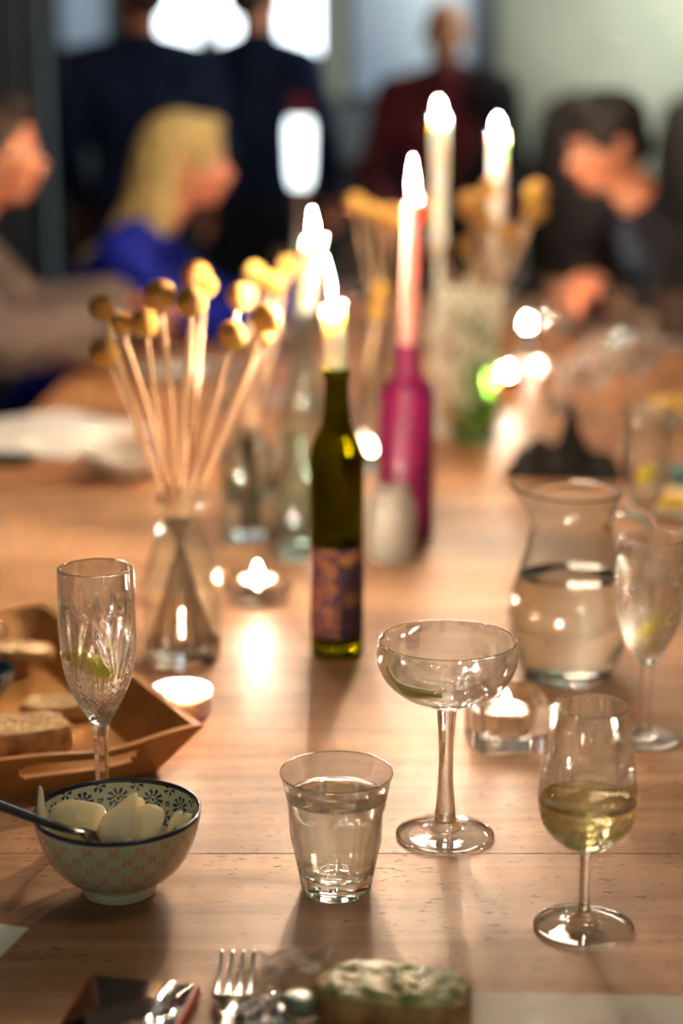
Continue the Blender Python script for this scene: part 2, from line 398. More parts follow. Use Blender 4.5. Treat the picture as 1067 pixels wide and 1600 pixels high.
struct(mesh('wall_left', *box(-3.5, -3.4, -.6, 9, 0, 2.95), M['wall_dark']))
struct(mesh('wall_right', *box(3.4, 3.5, -.6, 9, 0, 2.95), M['wall']))
struct(mesh('baseboard_back', *box(.72, 3.4, YB - .02, YB, 0, .12), 'trim'))
# curtains hanging on the left
def curtain(label, x0, x1, y, m, folds, group=None):
    n = folds * 10; vs_, fs = [], []
    for j, z in enumerate((0.02, .8, 1.7, 2.75)):
        for i in range(n + 1):
            t = i / n; a = t * folds * 2 * PI
            vs_.append((x0 + (x1 - x0) * t + .012 * math.sin(a * 2), y + .045 * math.sin(a + .5 * math.sin(3 * t + j)) * (1.1 - .1 * j), z))
    for j in range(3):
        for i in range(n): q = j * (n + 1) + i; fs.append((q, q + 1, q + n + 2, q + n + 1))
    o = mesh('curtain', vs_, fs, m); md = o.modifiers.new('s', 'SOLIDIFY'); md.thickness = .006
    tag(o, label, 'curtain', group); return o
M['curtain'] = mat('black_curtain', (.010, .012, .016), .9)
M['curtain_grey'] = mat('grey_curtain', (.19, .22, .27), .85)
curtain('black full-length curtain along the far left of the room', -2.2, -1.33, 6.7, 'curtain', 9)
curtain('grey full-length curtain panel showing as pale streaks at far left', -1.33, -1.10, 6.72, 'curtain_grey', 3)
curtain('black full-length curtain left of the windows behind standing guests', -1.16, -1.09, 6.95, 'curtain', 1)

# ================================================================== TABLES (boards run across)
def table(name_label, x0, x1, ys, m, legs):
    t = thing('dining_table', name_label, 'table', ((x0 + x1) / 2, ys[0], 0))
    cx = (x0 + x1) / 2; y0 = ys[0]
    for a, b in zip(ys, ys[1:]):
        mesh('plank', *box(x0 - cx, x1 - cx, a - y0, b - y0, TZ - .038, TZ - R.uniform(0, .0003), .0005, 1), m, t, smooth=False)
    L_ = ys[-1] - y0
    mesh('apron', *merge(box(x0 - cx + .08, x1 - cx - .08, .08, .105, TZ - .13, TZ - .038), box(x0 - cx + .08, x1 - cx - .08, L_ - .105, L_ - .08, TZ - .13, TZ - .038),
         box(x0 - cx + .08, x0 - cx + .105, .105, L_ - .105, TZ - .13, TZ - .038), box(x1 - cx - .105, x1 - cx - .08, .105, L_ - .105, TZ - .13, TZ - .038)), m, t, smooth=False)
    for lx in (x0 - cx + .06, x1 - cx - .13):
        for ly in (.06, L_ - .13): mesh('leg', *box(lx, lx + .07, ly, ly + .07, 0, TZ - .038, .003, 1), m, t, smooth=False)
    return t
table('long pale wooden dining table with boards running across, in the foreground', -1.15, 1.15,
      [.50, .74, .99, 1.203, 1.43, 1.65, 1.86, 2.07, 2.28, 2.485], M['table'], 4)
yy = [2.492 + .19 * i for i in range(15)]
table('orange-brown wooden dining table set beyond the pale one, where guests sit', -.575, .86, yy, M['table_far'], 4)

# ================================================================== GLASSWARE BUILDERS
def tumbler(label, loc, water=.072, group=None, m='clear', parts=True):
    t = thing('tumbler', label, 'glass', loc, group=group)
    out = spline([(.0240, 0), (.0256, .002), (.0282, .016), (.0312, .030), (.0335, .041), (.0343, .054), (.0350, .0645), (.0362, .072), (.0383, .082), (.0402, .0886)], 5)
    inn = spline([(.0391, .0886), (.0371, .081), (.0348, .071), (.0328, .0625), (.0312, .055), (.0302, .042), (.0275, .028), (.0243, .016), (.018, .0125), (0, .012)], 4)
    prof = [(0, .003), (.018, .002), (.0215, 0)] + [tuple(p) for p in out] + [(.0398, .0892)] + [tuple(p) for p in inn]
    no = len(out) + 3; c9 = math.cos(PI / 9)
    def md(i, r, z, a):
        if 3 <= i < no and z < .0645:
            mk = min(1, max(0, (.0645 - z) / .003)) * min(1, z / .003 + .3)
            q = ((a + PI / 9) % (2 * PI / 9)) - PI / 9
            flat = r * c9 / math.cos(q) * 1.012
            return r + (min(flat, r * 1.0) - r) * mk * 1.0 - mk * .0004, z
        return r, z
    gb_ = mesh('glass_body', *lathe(prof, 144, md), [m, 'clear_soft'], t)
    for p_ in gb_.data.polygons: p_.material_index = 1 if .018 < gb_.data.vertices[p_.vertices[0]].co.z < .0875 else 0
    if water:
        wi = [(max(p[0] + .00025, 0) if p[0] > 0 else 0, p[1] - .0002) for p in inn if p[1] < water][::-1]
        rt = wi[-1][0]
        wp = wi + [(rt + (.0346 - .0318) * 0, water - .0006), (rt - .0008, water - .0011), (rt - .003, water - .0014), (0, water - .0014)]
        mesh('water', *lathe(wp, 96), 'water', t)
    return t
def stemware(name, label, cat, loc, outer, thick, foot_r, stem_pts, bowl_bottom, liquid=None, lm='water', m='clear', group=None, mod=None, seg=96, rz=0, sub=5):
    """outer: (r,z) points of the bowl from the stem up; stem_pts from foot to bowl; closed solid lathe"""
    t = thing(name, label, cat, loc, rz, group)
    foot = [(0, .0008), (foot_r * .7, .0004), (foot_r - .0015, 0), (foot_r, .0010), (foot_r - .0006, .0024), (foot_r * .8, .0030), (foot_r * .5, .0042)]
    out = [tuple(p) for p in spline(foot[2:] + stem_pts + outer, sub)]
    prof = foot[:2] + out
    rim = outer[-1]
    prof.append((rim[0] - thick * .4, rim[1] + .0005))
    ino = [(r - thick, z) for r, z in outer if z > bowl_bottom + .004 and r > thick * 2][::-1] + [(.0, bowl_bottom)]
    inn = [tuple(p) for p in spline(ino, sub)]; inn[-1] = (0, bowl_bottom)
    n_out = len(prof); prof += [(max(r, 0), z) for r, z in inn]
    def md(i, r, z, a):
        if mod and i < n_out: return mod(r, z, a)
        return r, z
    gb_ = mesh('glass_body', *lathe(prof, seg, md), [m, 'thin', 'clear_soft'] if m == 'clear' else m, t)
    if m == 'clear':
        zs = [v.co.z for v in gb_.data.vertices]
        for p_ in gb_.data.polygons:
            z_ = sum(zs[q] for q in p_.vertices) / len(p_.vertices)
            r_ = math.hypot(*gb_.data.vertices[p_.vertices[0]].co.xy)
            p_.material_index = 0 if (r_ < .0125 and .0045 < z_ < bowl_bottom + .0005) or (z_ < .02 and r_ > foot_r * .93) or z_ > outer[-1][1] - .0012 else (2 if z_ > .02 else 1)
    if liquid:
        wi = [(r + .00025 if r > 0 else 0, z - .0002) for r, z in inn if z < liquid][::-1]
        rt = wi[-1][0]; mesh('wine' if lm == 'wine' else 'water', *lathe(wi + [(rt, liquid), (rt - .001, liquid - .0006), (0, liquid - .0007)], 96), lm, t)
    return t
def coupe(label, loc, group=None, s=1):
    return stemware('coupe_glass', label, 'glass', loc,
        [(.0085, .1045), (.020, .1085), (.034, .1150), (.0455, .1250), (.0515, .1360), (.0532, .1450), (.0528, .1510), (.0515, .1570)], .0012, .0375,
        [(.0120, .0062), (.0088, .0105), (.0078, .018), (.0060, .040), (.0053, .060), (.0058, .080), (.0072, .098)], .1062, group=group)
def wine_glass(label, loc, wine=.0936, group=None):
    return stemware('wine_glass', label, 'glass', loc,
        [(.0085, .0590), (.0190, .0635), (.0285, .0740), (.0325, .0870), (.0330, .0960), (.0320, .1100), (.0293, .1280), (.0262, .1480), (.0245, .1586)], .0013, .0340,
        [(.0100, .0060), (.0052, .0100), (.0037, .0180), (.0035, .0350), (.0037, .0500), (.0050, .0565)], .0610, liquid=wine, lm='wine', group=group)
def cutmod(H):
    k = H / .2035
    def md(r, z, a):
        zz = z / k
        if zz < .078:
            if .010 < zz: # faceted stem: six flats
                q = ((a) % (PI / 3)) - PI / 6; return r * (math.cos(PI / 6) / math.cos(q)) * 1.04, z
            q = (a * 24 / PI) % 1.0   # rayed foot
            return r * (1 - .012 * abs(q - .5) * (1 if r > .01 else 0)), z + (.0006 * abs(q - .5) if .002 < z < .005 and r > .008 else 0)
        f = ((a * 5 / (2 * PI)) % 1.0) - .5           # five repeats
        hd = .118 + .026 * (1 - 2 * abs(f))           # diamonds reach highest mid-sector
        dep = 0
        if zz < .090: 
            q = ((a) % (PI / 5)) - PI / 10; return r * (math.cos(PI / 10) / math.cos(q)) * 1.02, z
        if zz < hd:
            for s in (1, -1):
                q = (a * 22 / (2 * PI) + s * (zz - .09) * 190) % 1.0
                dep = max(dep, 1 - min(1, abs(q - .5) * 4.5))
            dep *= .0024
        else:
            fx = (f - .5 if f > 0 else f + .5) * .0365 * 1.0   # arc distance from fan origin
            dz = zz - .112; d = math.hypot(fx, dz)
            th = math.atan2(fx, dz)
            q = (th / .27) % 1.0
            lim = .070 * math.cos(th * 1.3) if abs(th) < 1.2 else 0
            if d < lim:
                w_ = abs(q - .5) * 2
                dep = .0028 * (1 - w_) * min(1, (lim - d) / .012)
        return r - dep, z
    return md
def flute(label, loc, H=.2035, rz=0, group=None, seg=200, lem=None, detail=True):
    k = H / .2035
    t = stemware('champagne_flute', label, 'glass', loc,
        [(.0078, .0800 * k), (.0125, .0880 * k), (.0195, .1010 * k), (.0255, .1170 * k), (.0288, .1350 * k), (.0300, .1560 * k), (.0298, .1780 * k), (.0290, .2035 * k)], .0036 if detail else .0015, .0320,
        [(.0110, .0062), (.0062, .0120), (.0052, .0300), (.0056, .0600 * k), (.0066, .0740 * k)], .0860 * k, m='crystal', group=group, mod=cutmod(H) if detail else None, seg=seg, rz=rz, sub=9 if detail else 4)
    return t
# ------------------------------------------------------------------ sharp foreground glasses
tumbler('short facetted glass tumbler nearly full of water, front centre', at(526, 1388))
coupe('empty champagne coupe on a tall stem with a lime slice in its bowl', at(695, 1306))
wine_glass('small stemmed tasting glass half full of white wine, front right', at(911, 1449))
FL = V(-.187, 1.27, TZ)
flute('cut crystal flute with a lemon strip standing behind the patterned bowl', FL, .2035, .35)
FR = at(1006, 1156)
flute('cut crystal flute at the right edge in front of the water carafe', FR, .184, .9)
# lemon strips and lime slice
def strip(name, label, cat, pts, w, th, m, up, bend=.0):
    """a thin bent strip through points"""
    P = spline(pts, 6); vs_, fs = [], []; n = len(P); up = Vector(up).normalized()
    for i, p in enumerate(P):
        t = (P[min(i + 1, n - 1)] - P[max(i - 1, 0)]).normalized(); s = t.cross(up).normalized()
        ww = w * (1 if 0 < i < n - 1 else .8)
        for a, b in ((-1, -1), (1, -1), (1, 1), (-1, 1)): vs_.append(p + s * (a * th / 2) + up * (b * ww / 2))
    for i in range(n - 1):
        for k in range(4): fs.append((i * 4 + k, i * 4 + (k + 1) % 4, i * 4 + 4 + (k + 1) % 4, i * 4 + 4 + k))
    fs += [(3, 2, 1, 0), tuple(4 * (n - 1) + k for k in range(4))]
    o = mesh(name, vs_, fs, m, smooth=False); o['label'] = label; o['category'] = cat; return o
c = FL + V(0, 0, .1290)
strip('lemon_strip', 'yellow lemon strip lying tilted inside the front crystal flute', 'lemon', [c + V(-.0195, -.004, .0080), c + V(-.004, -.0125, .001), c + V(.013, -.004, -.0100)], .0120, .003, 'lemon', (.3, -.35, .9))
c = FR + V(0, 0, .107)
strip('lemon_strip', 'yellow lemon strip inside the crystal flute at right edge', 'lemon', [c + V(-.006, -.006, -.004), c + V(.004, -.009, .002), c + V(.012, -.003, .008)], .010, .003, 'lemon', (.2, -.3, .95))
ip = thing('citrus_wedge', 'pale citrus chunk in the crystal flute at right edge', 'lemon', FR + V(-.002, .002, .089))
mesh('flesh', *sphere((0, 0, .006), (.0095, .009, .008), 14, 8), 'lemon_flesh', ip)
# lime slice bent in the coupe bowl, lying against the left of the wall
CP = at(695, 1306)
pts = []
for i in range(9):
    a = math.radians(150 + i * 14); rr = .0455; pts.append(CP + V(rr * math.cos(a), rr * math.sin(a) * .98, .1325 - .0008 * i + .0015 * math.sin(i)))
P = spline(pts, 4); vs_, fs = [], []
for i, p in enumerate(P):
    t_ = i / (len(P) - 1); ww = .0062 * math.sin(PI * min(max(t_, .04), .96)) ** .6; o_ = (p - CP); n_ = V(o_.x, o_.y, 0).normalized()
    u_ = (V(0, 0, 1) + n_ * .75).normalized(); s_ = (n_ - V(0, 0, 1) * .75).normalized()
    for a, b in ((-1, -1), (1, -1), (1, 1), (-1, 1)): vs_.append(p - n_ * .004 + s_ * a * .0013 + u_ * b * ww)
for i in range(len(P) - 1):
    for k in range(4): fs.append((i * 4 + k, i * 4 + (k + 1) % 4, i * 4 + 4 + (k + 1) % 4, i * 4 + 4 + k))
fs += [(3, 2, 1, 0), tuple(4 * (len(P) - 1) + k for k in range(4))]
tag(mesh('lime_slice', vs_, fs, 'lime'), 'green lime slice curled against the left wall of the coupe', 'lime')

# ------------------------------------------------------------------ carafe
def carafe(loc):
    t = thing('water_carafe', 'round-bellied glass water carafe with spout and handle, half full', 'carafe', loc)
    o = [(.0405, 0), (.0440, .003), (.0500, .016), (.0560, .036), (.0590, .060), (.0570, .082), (.0500, .106), (.0435, .128), (.0400, .148), (.0395, .160), (.0425, .172), (.0465, .180), (.0485, .184)]
    out = [tuple(p) for p in spline(o, 4)]
    th = .0028
    inn = [tuple(p) for p in spline([(r - th, z) for r, z in o[2:]][::-1] + [(.038, .0095), (.03, .0075), (0, .007)], 4)]
    prof = [(0, .004), (.030, .003), (.037, 0)] + out + [(.0475, .1855)] + inn
    def md(i, r, z, a):
        d = ((a - PI * 1.03 + PI) % (2 * PI)) - PI
        e = math.exp(-(d / .33) ** 2) * max(0, (z - .150) / .034)
        return r + .013 * e - .002 * (max(0, (z - .15) / .034)) * math.exp(-((abs(d) - .8) / .4) ** 2), z + .007 * e
    mesh('glass_body', *lathe(prof, 96, md), 'clear', t)
    wl = .101
    wi = [(r + .0003 if r > 0 else 0, z - .0003) for r, z in inn if z < wl][::-1]; rt = wi[-1][0]
    mesh('water', *lathe(wi + [(rt, wl), (rt - .0015, wl - .001), (0, wl - .0012)], 96), 'water', t)
    a = math.radians(-12); ca, sa = math.cos(a), math.sin(a)
    hp = [(.0405, .168), (.052, .1685), (.070, .164), (.080, .150), (.081, .130), (.074, .112), (.064, .098), (.0535, .090)]
    mesh('handle', *tube([(r * ca, r * sa, z) for r, z in [tuple(p) for p in spline(hp, 4)]], .0052, 12), 'clear', t)
carafe(at(886, 1053))

# ------------------------------------------------------------------ square glass tealight block
def square_holder(loc, rz=.12):
    t = thing('glass_candle_block', 'thick square glass block holder with a burning tealight, right of coupe', 'candle holder', loc, rz)
    s, hgt = .033, .044; bm_v, bm_f = [], []
    # outer box with round well: square ring to circular ring
    n = 48
    def sq(k, e):
        a = 2 * PI * k / n; c_, s_ = math.cos(a), math.sin(a); m_ = max(abs(c_), abs(s_)); q = (abs(c_) ** 8 + abs(s_) ** 8) ** (1 / 8)
        return e * c_ / q, e * s_ / q
    rings = []
    for e, z, kind in [(s - .002, 0, 's'), (s, .002, 's'), (s, hgt - .002, 's'), (s - .002, hgt, 's'), (.026, hgt, 'c'), (.0245, hgt - .002, 'c'), (.0215, .020, 'c'), (.0205, .014, 'c'), (.018, .012, 'c')]:
        ring = []
        for k in range(n):
            if kind == 's': x, y = sq(k, e)
            else: a = 2 * PI * k / n; x, y = e * math.cos(a), e * math.sin(a)
            ring.append(len(bm_v)); bm_v.append((x, y, z))
        rings.append(ring)
    for A, B in zip(rings, rings[1:]):
        for k in range(n): bm_f.append((A[k], A[(k + 1) % n], B[(k + 1) % n], B[k]))
    bm_f.append(tuple(rings[0])[::-1]); bm_f.append(tuple(rings[-1]))
    shade_auto(mesh('glass_block', bm_v, bm_f, 'crystal', t), 30)
SQ = at(790, 1158); square_holder(SQ)
tealight('burning tealight sunk in the square glass block', SQ + V(0, 0, .0145), .9, .0178, .017, .015)

# ------------------------------------------------------------------ patterned bowl
BW = V(-.158, 1.14, TZ)
def bowl():
    t = thing('patterned_bowl', 'small cream china bowl with blue florets inside and orange lattice outside', 'bowl', BW)
    o = [(.0245, 0), (.0262, .0010), (.0262, .0045), (.0255, .0085), (.0300, .0105), (.0400, .0170), (.0490, .0280), (.0550, .0420), (.0582, .0540), (.0590, .0610)]
    out = [tuple(p) for p in spline(o, 9)]
    inn = [tuple(p) for p in spline([(.0567, .0610), (.0560, .0540), (.0525, .0420), (.0465, .0290), (.0370, .0185), (.0240, .0125), (0, .0110)], 12)]
    prof = [(0, .003), (.022, .003), (.0235, 0)] + out + [(.0586, .0620), (.0571, .0620)] + inn
    vs_, fs = lathe(prof, 420)
    o_ = mesh('bowl_body', vs_, fs, 'print', t)
    cream = (.62, .60, .44); blue = (.008, .018, .10); org = (.62, .20, .05); grn = (.42, .62, .44)
    def mixc(a, b, k): k = max(0, min(1, k)); return tuple(a[i] * (1 - k) + b[i] * k for i in range(3))
    def fn(co):
        r = math.hypot(co.x, co.y); a = math.atan2(co.y, co.x); z = co.z
        outer = None
        # radius of the outer wall at this height decides the side
        rin = 0
        for (r0, z0), (r1, z1) in zip(o[4:], o[5:]):
            if z0 <= z <= z1: rin = r0 + (r1 - r0) * (z - z0) / (z1 - z0)
        outer = z < .0100 or r > rin - .0012
        if z > .0592: return (.005, .010, .05)
        if outer:
            if z < .0175 or z > .0575: return cream
            u = a * 20 / (2 * PI); v = (z - .0175) / .0400 * 5.0
            p, q = u + v / 2 + .5, u - v / 2
            c_ = cream
            # four-petal crosses along the diagonals
            for s, tt in ((p, q), (q, p)):
                d = abs(s - round(s)); l_ = tt - round(tt)
                wd = .12 * math.sqrt(max(0, math.sin(PI * min(1, max(0, (abs(l_) - .05) / .36)))))
                if d < wd: c_ = mixc(c_, org, min(1, (1 - d / wd) * 2.2) * .72)
            cellp, cellq = p - math.floor(p) - .5, q - math.floor(q) - .5
            if abs(cellp) + abs(cellq) < .32 and (int(math.floor(p)) + int(math.floor(q))) % 3 == 0: c_ = mixc(c_, grn, .7)
            return c_
        if z > .034:
            nrep = 13; u = (a * nrep / (2 * PI)) % 1.0 - .5; ux = u * 2 * PI * .054 / nrep; vz = (z - .0480) * 1.12
            d = math.hypot(ux, vz); th = math.atan2(vz, ux)
            if abs(d - .0052) < .0030 and math.cos(10 * th) > -.15 and d > .0022: return blue
            if d < .0012: return blue
            u2 = ((a * nrep / (2 * PI)) + .5) % 1.0 - .5; ux = u2 * 2 * PI * .054 / nrep
            d2 = math.hypot(ux, (z - .0475) * 1.12)
            if d2 < .0021 and d2 > .0008: return blue
            for zc in (.0575, .0385):
                d3 = math.hypot(ux, (z - zc) * 1.12); th3 = math.atan2(z - zc, ux)
                if .0010 < d3 < .0050 and math.cos(5 * th3 + PI) > .1: return blue
            return (.60, .66, .50)
        if z > .0325: return blue
        return (.60, .60, .46)
    paint(o_, fn)
bowl()
# white shavings heaped in the bowl
def shaving(label, px_pts, D, th=.0016, bend=.004, tilt=0.0, yaw=0.0, group='white shavings in the patterned bowl'):
    P = [atD(px, py, D) for px, py in px_pts]; c_ = sum(P, V(0, 0, 0)) / len(P)
    ol = [tuple(p) for p in spline([V(p.x - c_.x, p.z - c_.z) for p in P + [P[0]]], 5)][:-1]
    n = len(ol); vs_ = []
    mz = max(abs(p[0]) for p in ol)
    def y_(x, z): return bend * (x / mz) ** 2
    for s in (-1, 1):
        for k_ in (1.0, .55, .0):
            for (x, z) in ol: vs_.append(V(x * k_, y_(x * k_, z) + s * th / 2 * (1 if k_ < 1 else .5), z * k_))
    fs = []
    for s in (0, 1):
        for k_ in (0, 1):
            A = s * 3 * n + k_ * n
            for i in range(n):
                j = (i + 1) % n; q = (A + i, A + j, A + n + j, A + n + i); fs.append(q if s == 0 else q[::-1])
    for i in range(n):
        j = (i + 1) % n; fs.append((i, 3 * n + i, 3 * n + j, j))
    o = mesh('shaving', vs_, fs, 'coconut', loc=c_); o.rotation_euler = (tilt, 0, yaw); tag(o, label, 'garnish', group)
    return o
shaving('thin white shaving standing upright at the left rim of the bowl', [(60, 1226), (66, 1232), (72, 1262), (78, 1290), (62, 1290), (56, 1262)], 1.135, .0022, .0, 0, 1.0)
shaving('broad white shaving with a wavy top at the left of the heap', [(78, 1262), (100, 1252), (120, 1252), (150, 1258), (162, 1268), (160, 1300), (110, 1312), (76, 1296)], 1.118, .0030, .008, -.35)
shaving('white shaving hidden low behind the broad one in the bowl', [(96, 1275), (140, 1262), (170, 1275), (170, 1310), (120, 1318)], 1.135, .0025, .006, -.5, .2)
shaving('tall pointed white shaving in the middle of the heap', [(160, 1275), (180, 1262), (212, 1243), (214, 1262), (204, 1300), (190, 1316), (150, 1312)], 1.112, .0028, .006, -.3, .15)
shaving('white shaving with rounded tip behind the pointed one', [(184, 1260), (200, 1245), (214, 1247), (224, 1256), (222, 1300), (180, 1305)], 1.128, .0022, .006, -.3, -.1)
shaving('square-cornered white shaving right of the middle', [(205, 1270), (225, 1258), (250, 1266), (246, 1300), (220, 1315), (195, 1312)], 1.120, .0026, .006, -.4, -.25)
shaving('slim white shaving leaning on the right rim, outer one', [(268, 1296), (286, 1272), (297, 1272), (292, 1290), (275, 1306)], 1.125, .0024, .003, -.2, -.7)
shaving('slim white shaving leaning on the right rim, inner one', [(256, 1298), (274, 1268), (281, 1270), (272, 1294), (260, 1304)], 1.130, .0022, .003, -.2, -.7)
for i in range(7):
    a = R.uniform(0, 6.28); rr = R.uniform(.0, .022)
    o = mesh('shaving', *slab([(.017 * math.cos(q) * (1 + .2 * math.sin(3 * q + i)), .013 * math.sin(q)) for q in [2 * PI * k / 14 for k in range(14)]], 0, .002, .0006), 'coconut',
             loc=BW + V(rr * math.cos(a), rr * math.sin(a) - .004, .019 + .0032 * i)); o.rotation_euler = (R.uniform(-.12, .12), R.uniform(-.12, .12), a)
    tag(o, 'white shaving lying flat under the upright ones in the bowl', 'garnish', 'flat shavings at the bottom of the bowl')
# spoon
sp = thing('spoon', 'dark metal spoon resting over the left rim of the patterned bowl', 'spoon', at(60, 1283, .062))
o0 = sp.location.copy()
hp = [at(-150, 1205, .082), at(-60, 1236, .076), at(20, 1266, .070), at(80, 1288, .0665), at(112, 1298, .0665), at(130, 1301, .064)]
vs_, fs = [], []; P = spline(hp, 6)
for i, p in enumerate(P):
    t_ = (P[min(i + 1, len(P) - 1)] - P[max(i - 1, 0)]).normalized(); s_ = t_.cross(V(0, 0, 1)).normalized(); u_ = s_.cross(t_)
    f = i / (len(P) - 1); ww = .0080 - .0042 * f
    for k in range(10):
        q = 2 * PI * k / 10; vs_.append(p + s_ * math.cos(q) * ww + u_ * math.sin(q) * .0016 - o0)
for i in range(len(P) - 1):
    for k in range(10): fs.append((i * 10 + k, i * 10 + (k + 1) % 10, i * 10 + 10 + (k + 1) % 10, i * 10 + 10 + k))
fs += [tuple(range(10))[::-1], tuple((len(P) - 1) * 10 + k for k in range(10))]
mesh('handle', vs_, fs, 'dark_steel', sp)
e_ = P[-1]; dr = V(.80, .30, -.52).normalized()
vs_, fs = [], []
n1, n2 = 20, 8
for s in (0, 1):
    for j in range(n2 + 1):
        for k in range(n1):
            q = 2 * PI * k / n1; rr = j / n2
            vs_.append(V(.0235 + .0255 * rr * math.cos(q), .0165 * rr * math.sin(q), -.006 * (1 - rr * rr) - .0012 * s))
for s in (0, 1):
    b_ = s * (n2 + 1) * n1
    for j in range(n2):
        for k in range(n1):
            q = (b_ + j * n1 + k, b_ + j * n1 + (k + 1) % n1, b_ + (j + 1) * n1 + (k + 1) % n1, b_ + (j + 1) * n1 + k); fs.append(q if s else q[::-1])
for k in range(n1): fs.append((n2 * n1 + k, n2 * n1 + (k + 1) % n1, (n2 + 1) * n1 + n2 * n1 + (k + 1) % n1, (n2 + 1) * n1 + n2 * n1 + k))
hd = mesh('spoon_bowl', vs_, fs, 'dark_steel', sp)
hd.matrix_local = Matrix.Translation(e_ - o0 - dr * .002) @ dr.to_track_quat('X', 'Z').to_matrix().to_4x4() 

# ------------------------------------------------------------------ wooden tray
TA = V(-.114, 1.355, 0); tu = V(-.889, -.459, 0).normalized(); tv = V(-.459, .889, 0).normalized()
tv = V(tu.y, -tu.x, 0)
if tv.y < 0: tv = -tv
tr = thing('wooden_tray', 'square wooden tray with flared sides and slotted handles, holding bread', 'tray', V(TA.x, TA.y, TZ))
TU, TV, TH, INS, TT = .205, .418, .046, .030, .008
def tray_wall(P0, P1, B0, B1, slot, wave):
    """outer face from base edge B to rim P with wavy rim; thickness inward; slot is a stadium hole"""
    nu, nv = 80, 14; inward = ((B0 + B1) / 2 - (P0 + P1) / 2); inward.z = 0; inward.normalize()
    idx = {}; vs_, fs = [], []
    def pt(i, j):
        u, v = i / nu, j / nv
        top = P0.lerp(P1, u); bot = B0.lerp(B1, u)
        top = top + V(0, 0, -wave * math.sin(PI * u) ** 2 * (1 + .5 * math.sin(2 * PI * u)))
        return bot.lerp(top, v)
    keep = []
    Lw = (P1 - P0).length
    for i in range(nu):
        for j in range(nv):
            u, v = (i + .5) / nu, (j + .5) / nv
            if slot:
                su = (u - .5) * Lw; hl = .052; d = math.hypot(max(abs(su) - hl, 0) / 1.0, (v - .60) * TH)
                if d < .0075: continue
            keep.append((i, j))
    for s in (0, 1):
        for (i, j) in keep:
            for di, dj in ((0, 0), (1, 0), (1, 1), (0, 1)):
                key = (i + di, j + dj, s)
                if key not in idx: idx[key] = len(vs_); vs_.append(pt(i + di, j + dj) + inward * (TT * s))
    ks = set(keep)
    for (i, j) in keep:
        q0 = [idx[(i, j, 0)], idx[(i + 1, j, 0)], idx[(i + 1, j + 1, 0)], idx[(i, j + 1, 0)]]; q1 = [idx[(i, j, 1)], idx[(i + 1, j, 1)], idx[(i + 1, j + 1, 1)], idx[(i, j + 1, 1)]]
        fs.append(tuple(q0)); fs.append(tuple(q1[::-1]))
        for (a, b, ni, nj) in ((0, 1, i, j - 1), (1, 2, i + 1, j), (2, 3, i, j + 1), (3, 0, i - 1, j)):
            if (ni, nj) not in ks: fs.append((q0[b], q0[a], q1[a], q1[b]))
    return vs_, fs
def TP(u, v, z, ins=0): return tu * u + tv * v + V(0, 0, z)
r00, r10, r11, r01 = TP(0, 0, TH), TP(TU, 0, TH), TP(TU, TV, TH), TP(0, TV, TH)
i_ = INS
b00, b10, b11, b01 = TP(i_, i_, 0.001), TP(TU - i_, i_, 0.001), TP(TU - i_, TV - i_, 0.001), TP(i_, TV - i_, 0.001)
for nm, a, b, c_, d_, sl, wv in (('front_wall', r00, r10, b00, b10, True, .007), ('side_wall', r10, r11, b10, b11, False, .0), ('back_wall', r11, r01, b11, b01, True, .007), ('side_wall', r01, r00, b01, b00, False, .0)):
    o = mesh(nm, *tray_wall(a, b, c_, d_, sl, wv), 'tray', tr); shade_auto(o, 40)
    if sl: o['label'] = 'tray wall with a slot handle'
fl_ = [b00, b10, b11, b01]
mesh('tray_bottom', *slab([(p.x, p.y) for p in fl_], 0.0005, .008, 0), 'tray', tr, smooth=False)
def bread(label, px, py, h, lx, ly, th, rz, tilt=(0, 0), group='bread slices on the wooden tray', seed=1):
    rr = random.Random(seed); loc = at(px, py, h)
    t = thing('bread_slice', label, 'bread', loc, rz, group); t.rotation_euler = (tilt[0], tilt[1], rz)
    ol = []; n = 40
    for k in range(n):
        a = 2 * PI * k / n; ca, sa = math.cos(a), math.sin(a)
        q = (abs(ca) ** 3.2 + abs(sa) ** 3.2) ** (-1 / 3.2); q *= 1 + .05 * math.sin(2 * a + seed) + .03 * math.sin(5 * a + seed * 2)
        ol.append((lx / 2 * ca * q, ly / 2 * sa * q))
    def ring_z(z, s): return [(x * s, y * s, z) for x, y in ol]
    vs_, fs = [], []
    rings = [ring_z(0, .90), ring_z(.003, .99), ring_z(th * .5, 1.0), ring_z(th - .003, .985), ring_z(th, .93)]
    for r_ in rings: vs_ += r_
    for i in range(4):
        for k in range(n): fs.append((i * n + k, i * n + (k + 1) % n, (i + 1) * n + (k + 1) % n, (i + 1) * n + k))
    fs.append(tuple(range(n))[::-1])
    mesh('crust', vs_, fs, M['crust'], t)
    # crumb top with holes (dense displaced grid)
    vs_, fs = [], []; m_ = 16
    for j in range(m_ + 1):
        for k in range(n):
            s = .955 * j / m_; x, y = ol[k][0] * s, ol[k][1] * s
            nz = noise.noise(V(x * 180, y * 180, seed)) ; hz = noise.noise(V(x * 420, y * 420, seed + 5))
            vs_.append((x, y, th + .0007 + (.0012 * nz - (.0025 if hz > .28 else 0)) * (1 if j < m_ else 0) - (.002 if j == m_ else 0)))
    for j in range(m_):
        for k in range(n): fs.append((j * n + k, (j + 1) * n + k, (j + 1) * n + (k + 1) % n, j * n + (k + 1) % n))
    mesh('crumb', vs_, fs, M['crumb'], t)
    return t
M['crust'] = noisy(mat('bread_crust', (.45, .22, .08), .7), (.26, .11, .04), (.62, .36, .16), 60, .5)
M['crumb'] = noisy(mat('bread_crumb', (.72, .55, .34), .85), (.46, .27, .12), (.76, .54, .29), 260, .8, p=(.35, .6))
bread('thick bread slice nearest the front wall of the tray', 30, 1172, .009, .085, .058, .024, .35, seed=2)
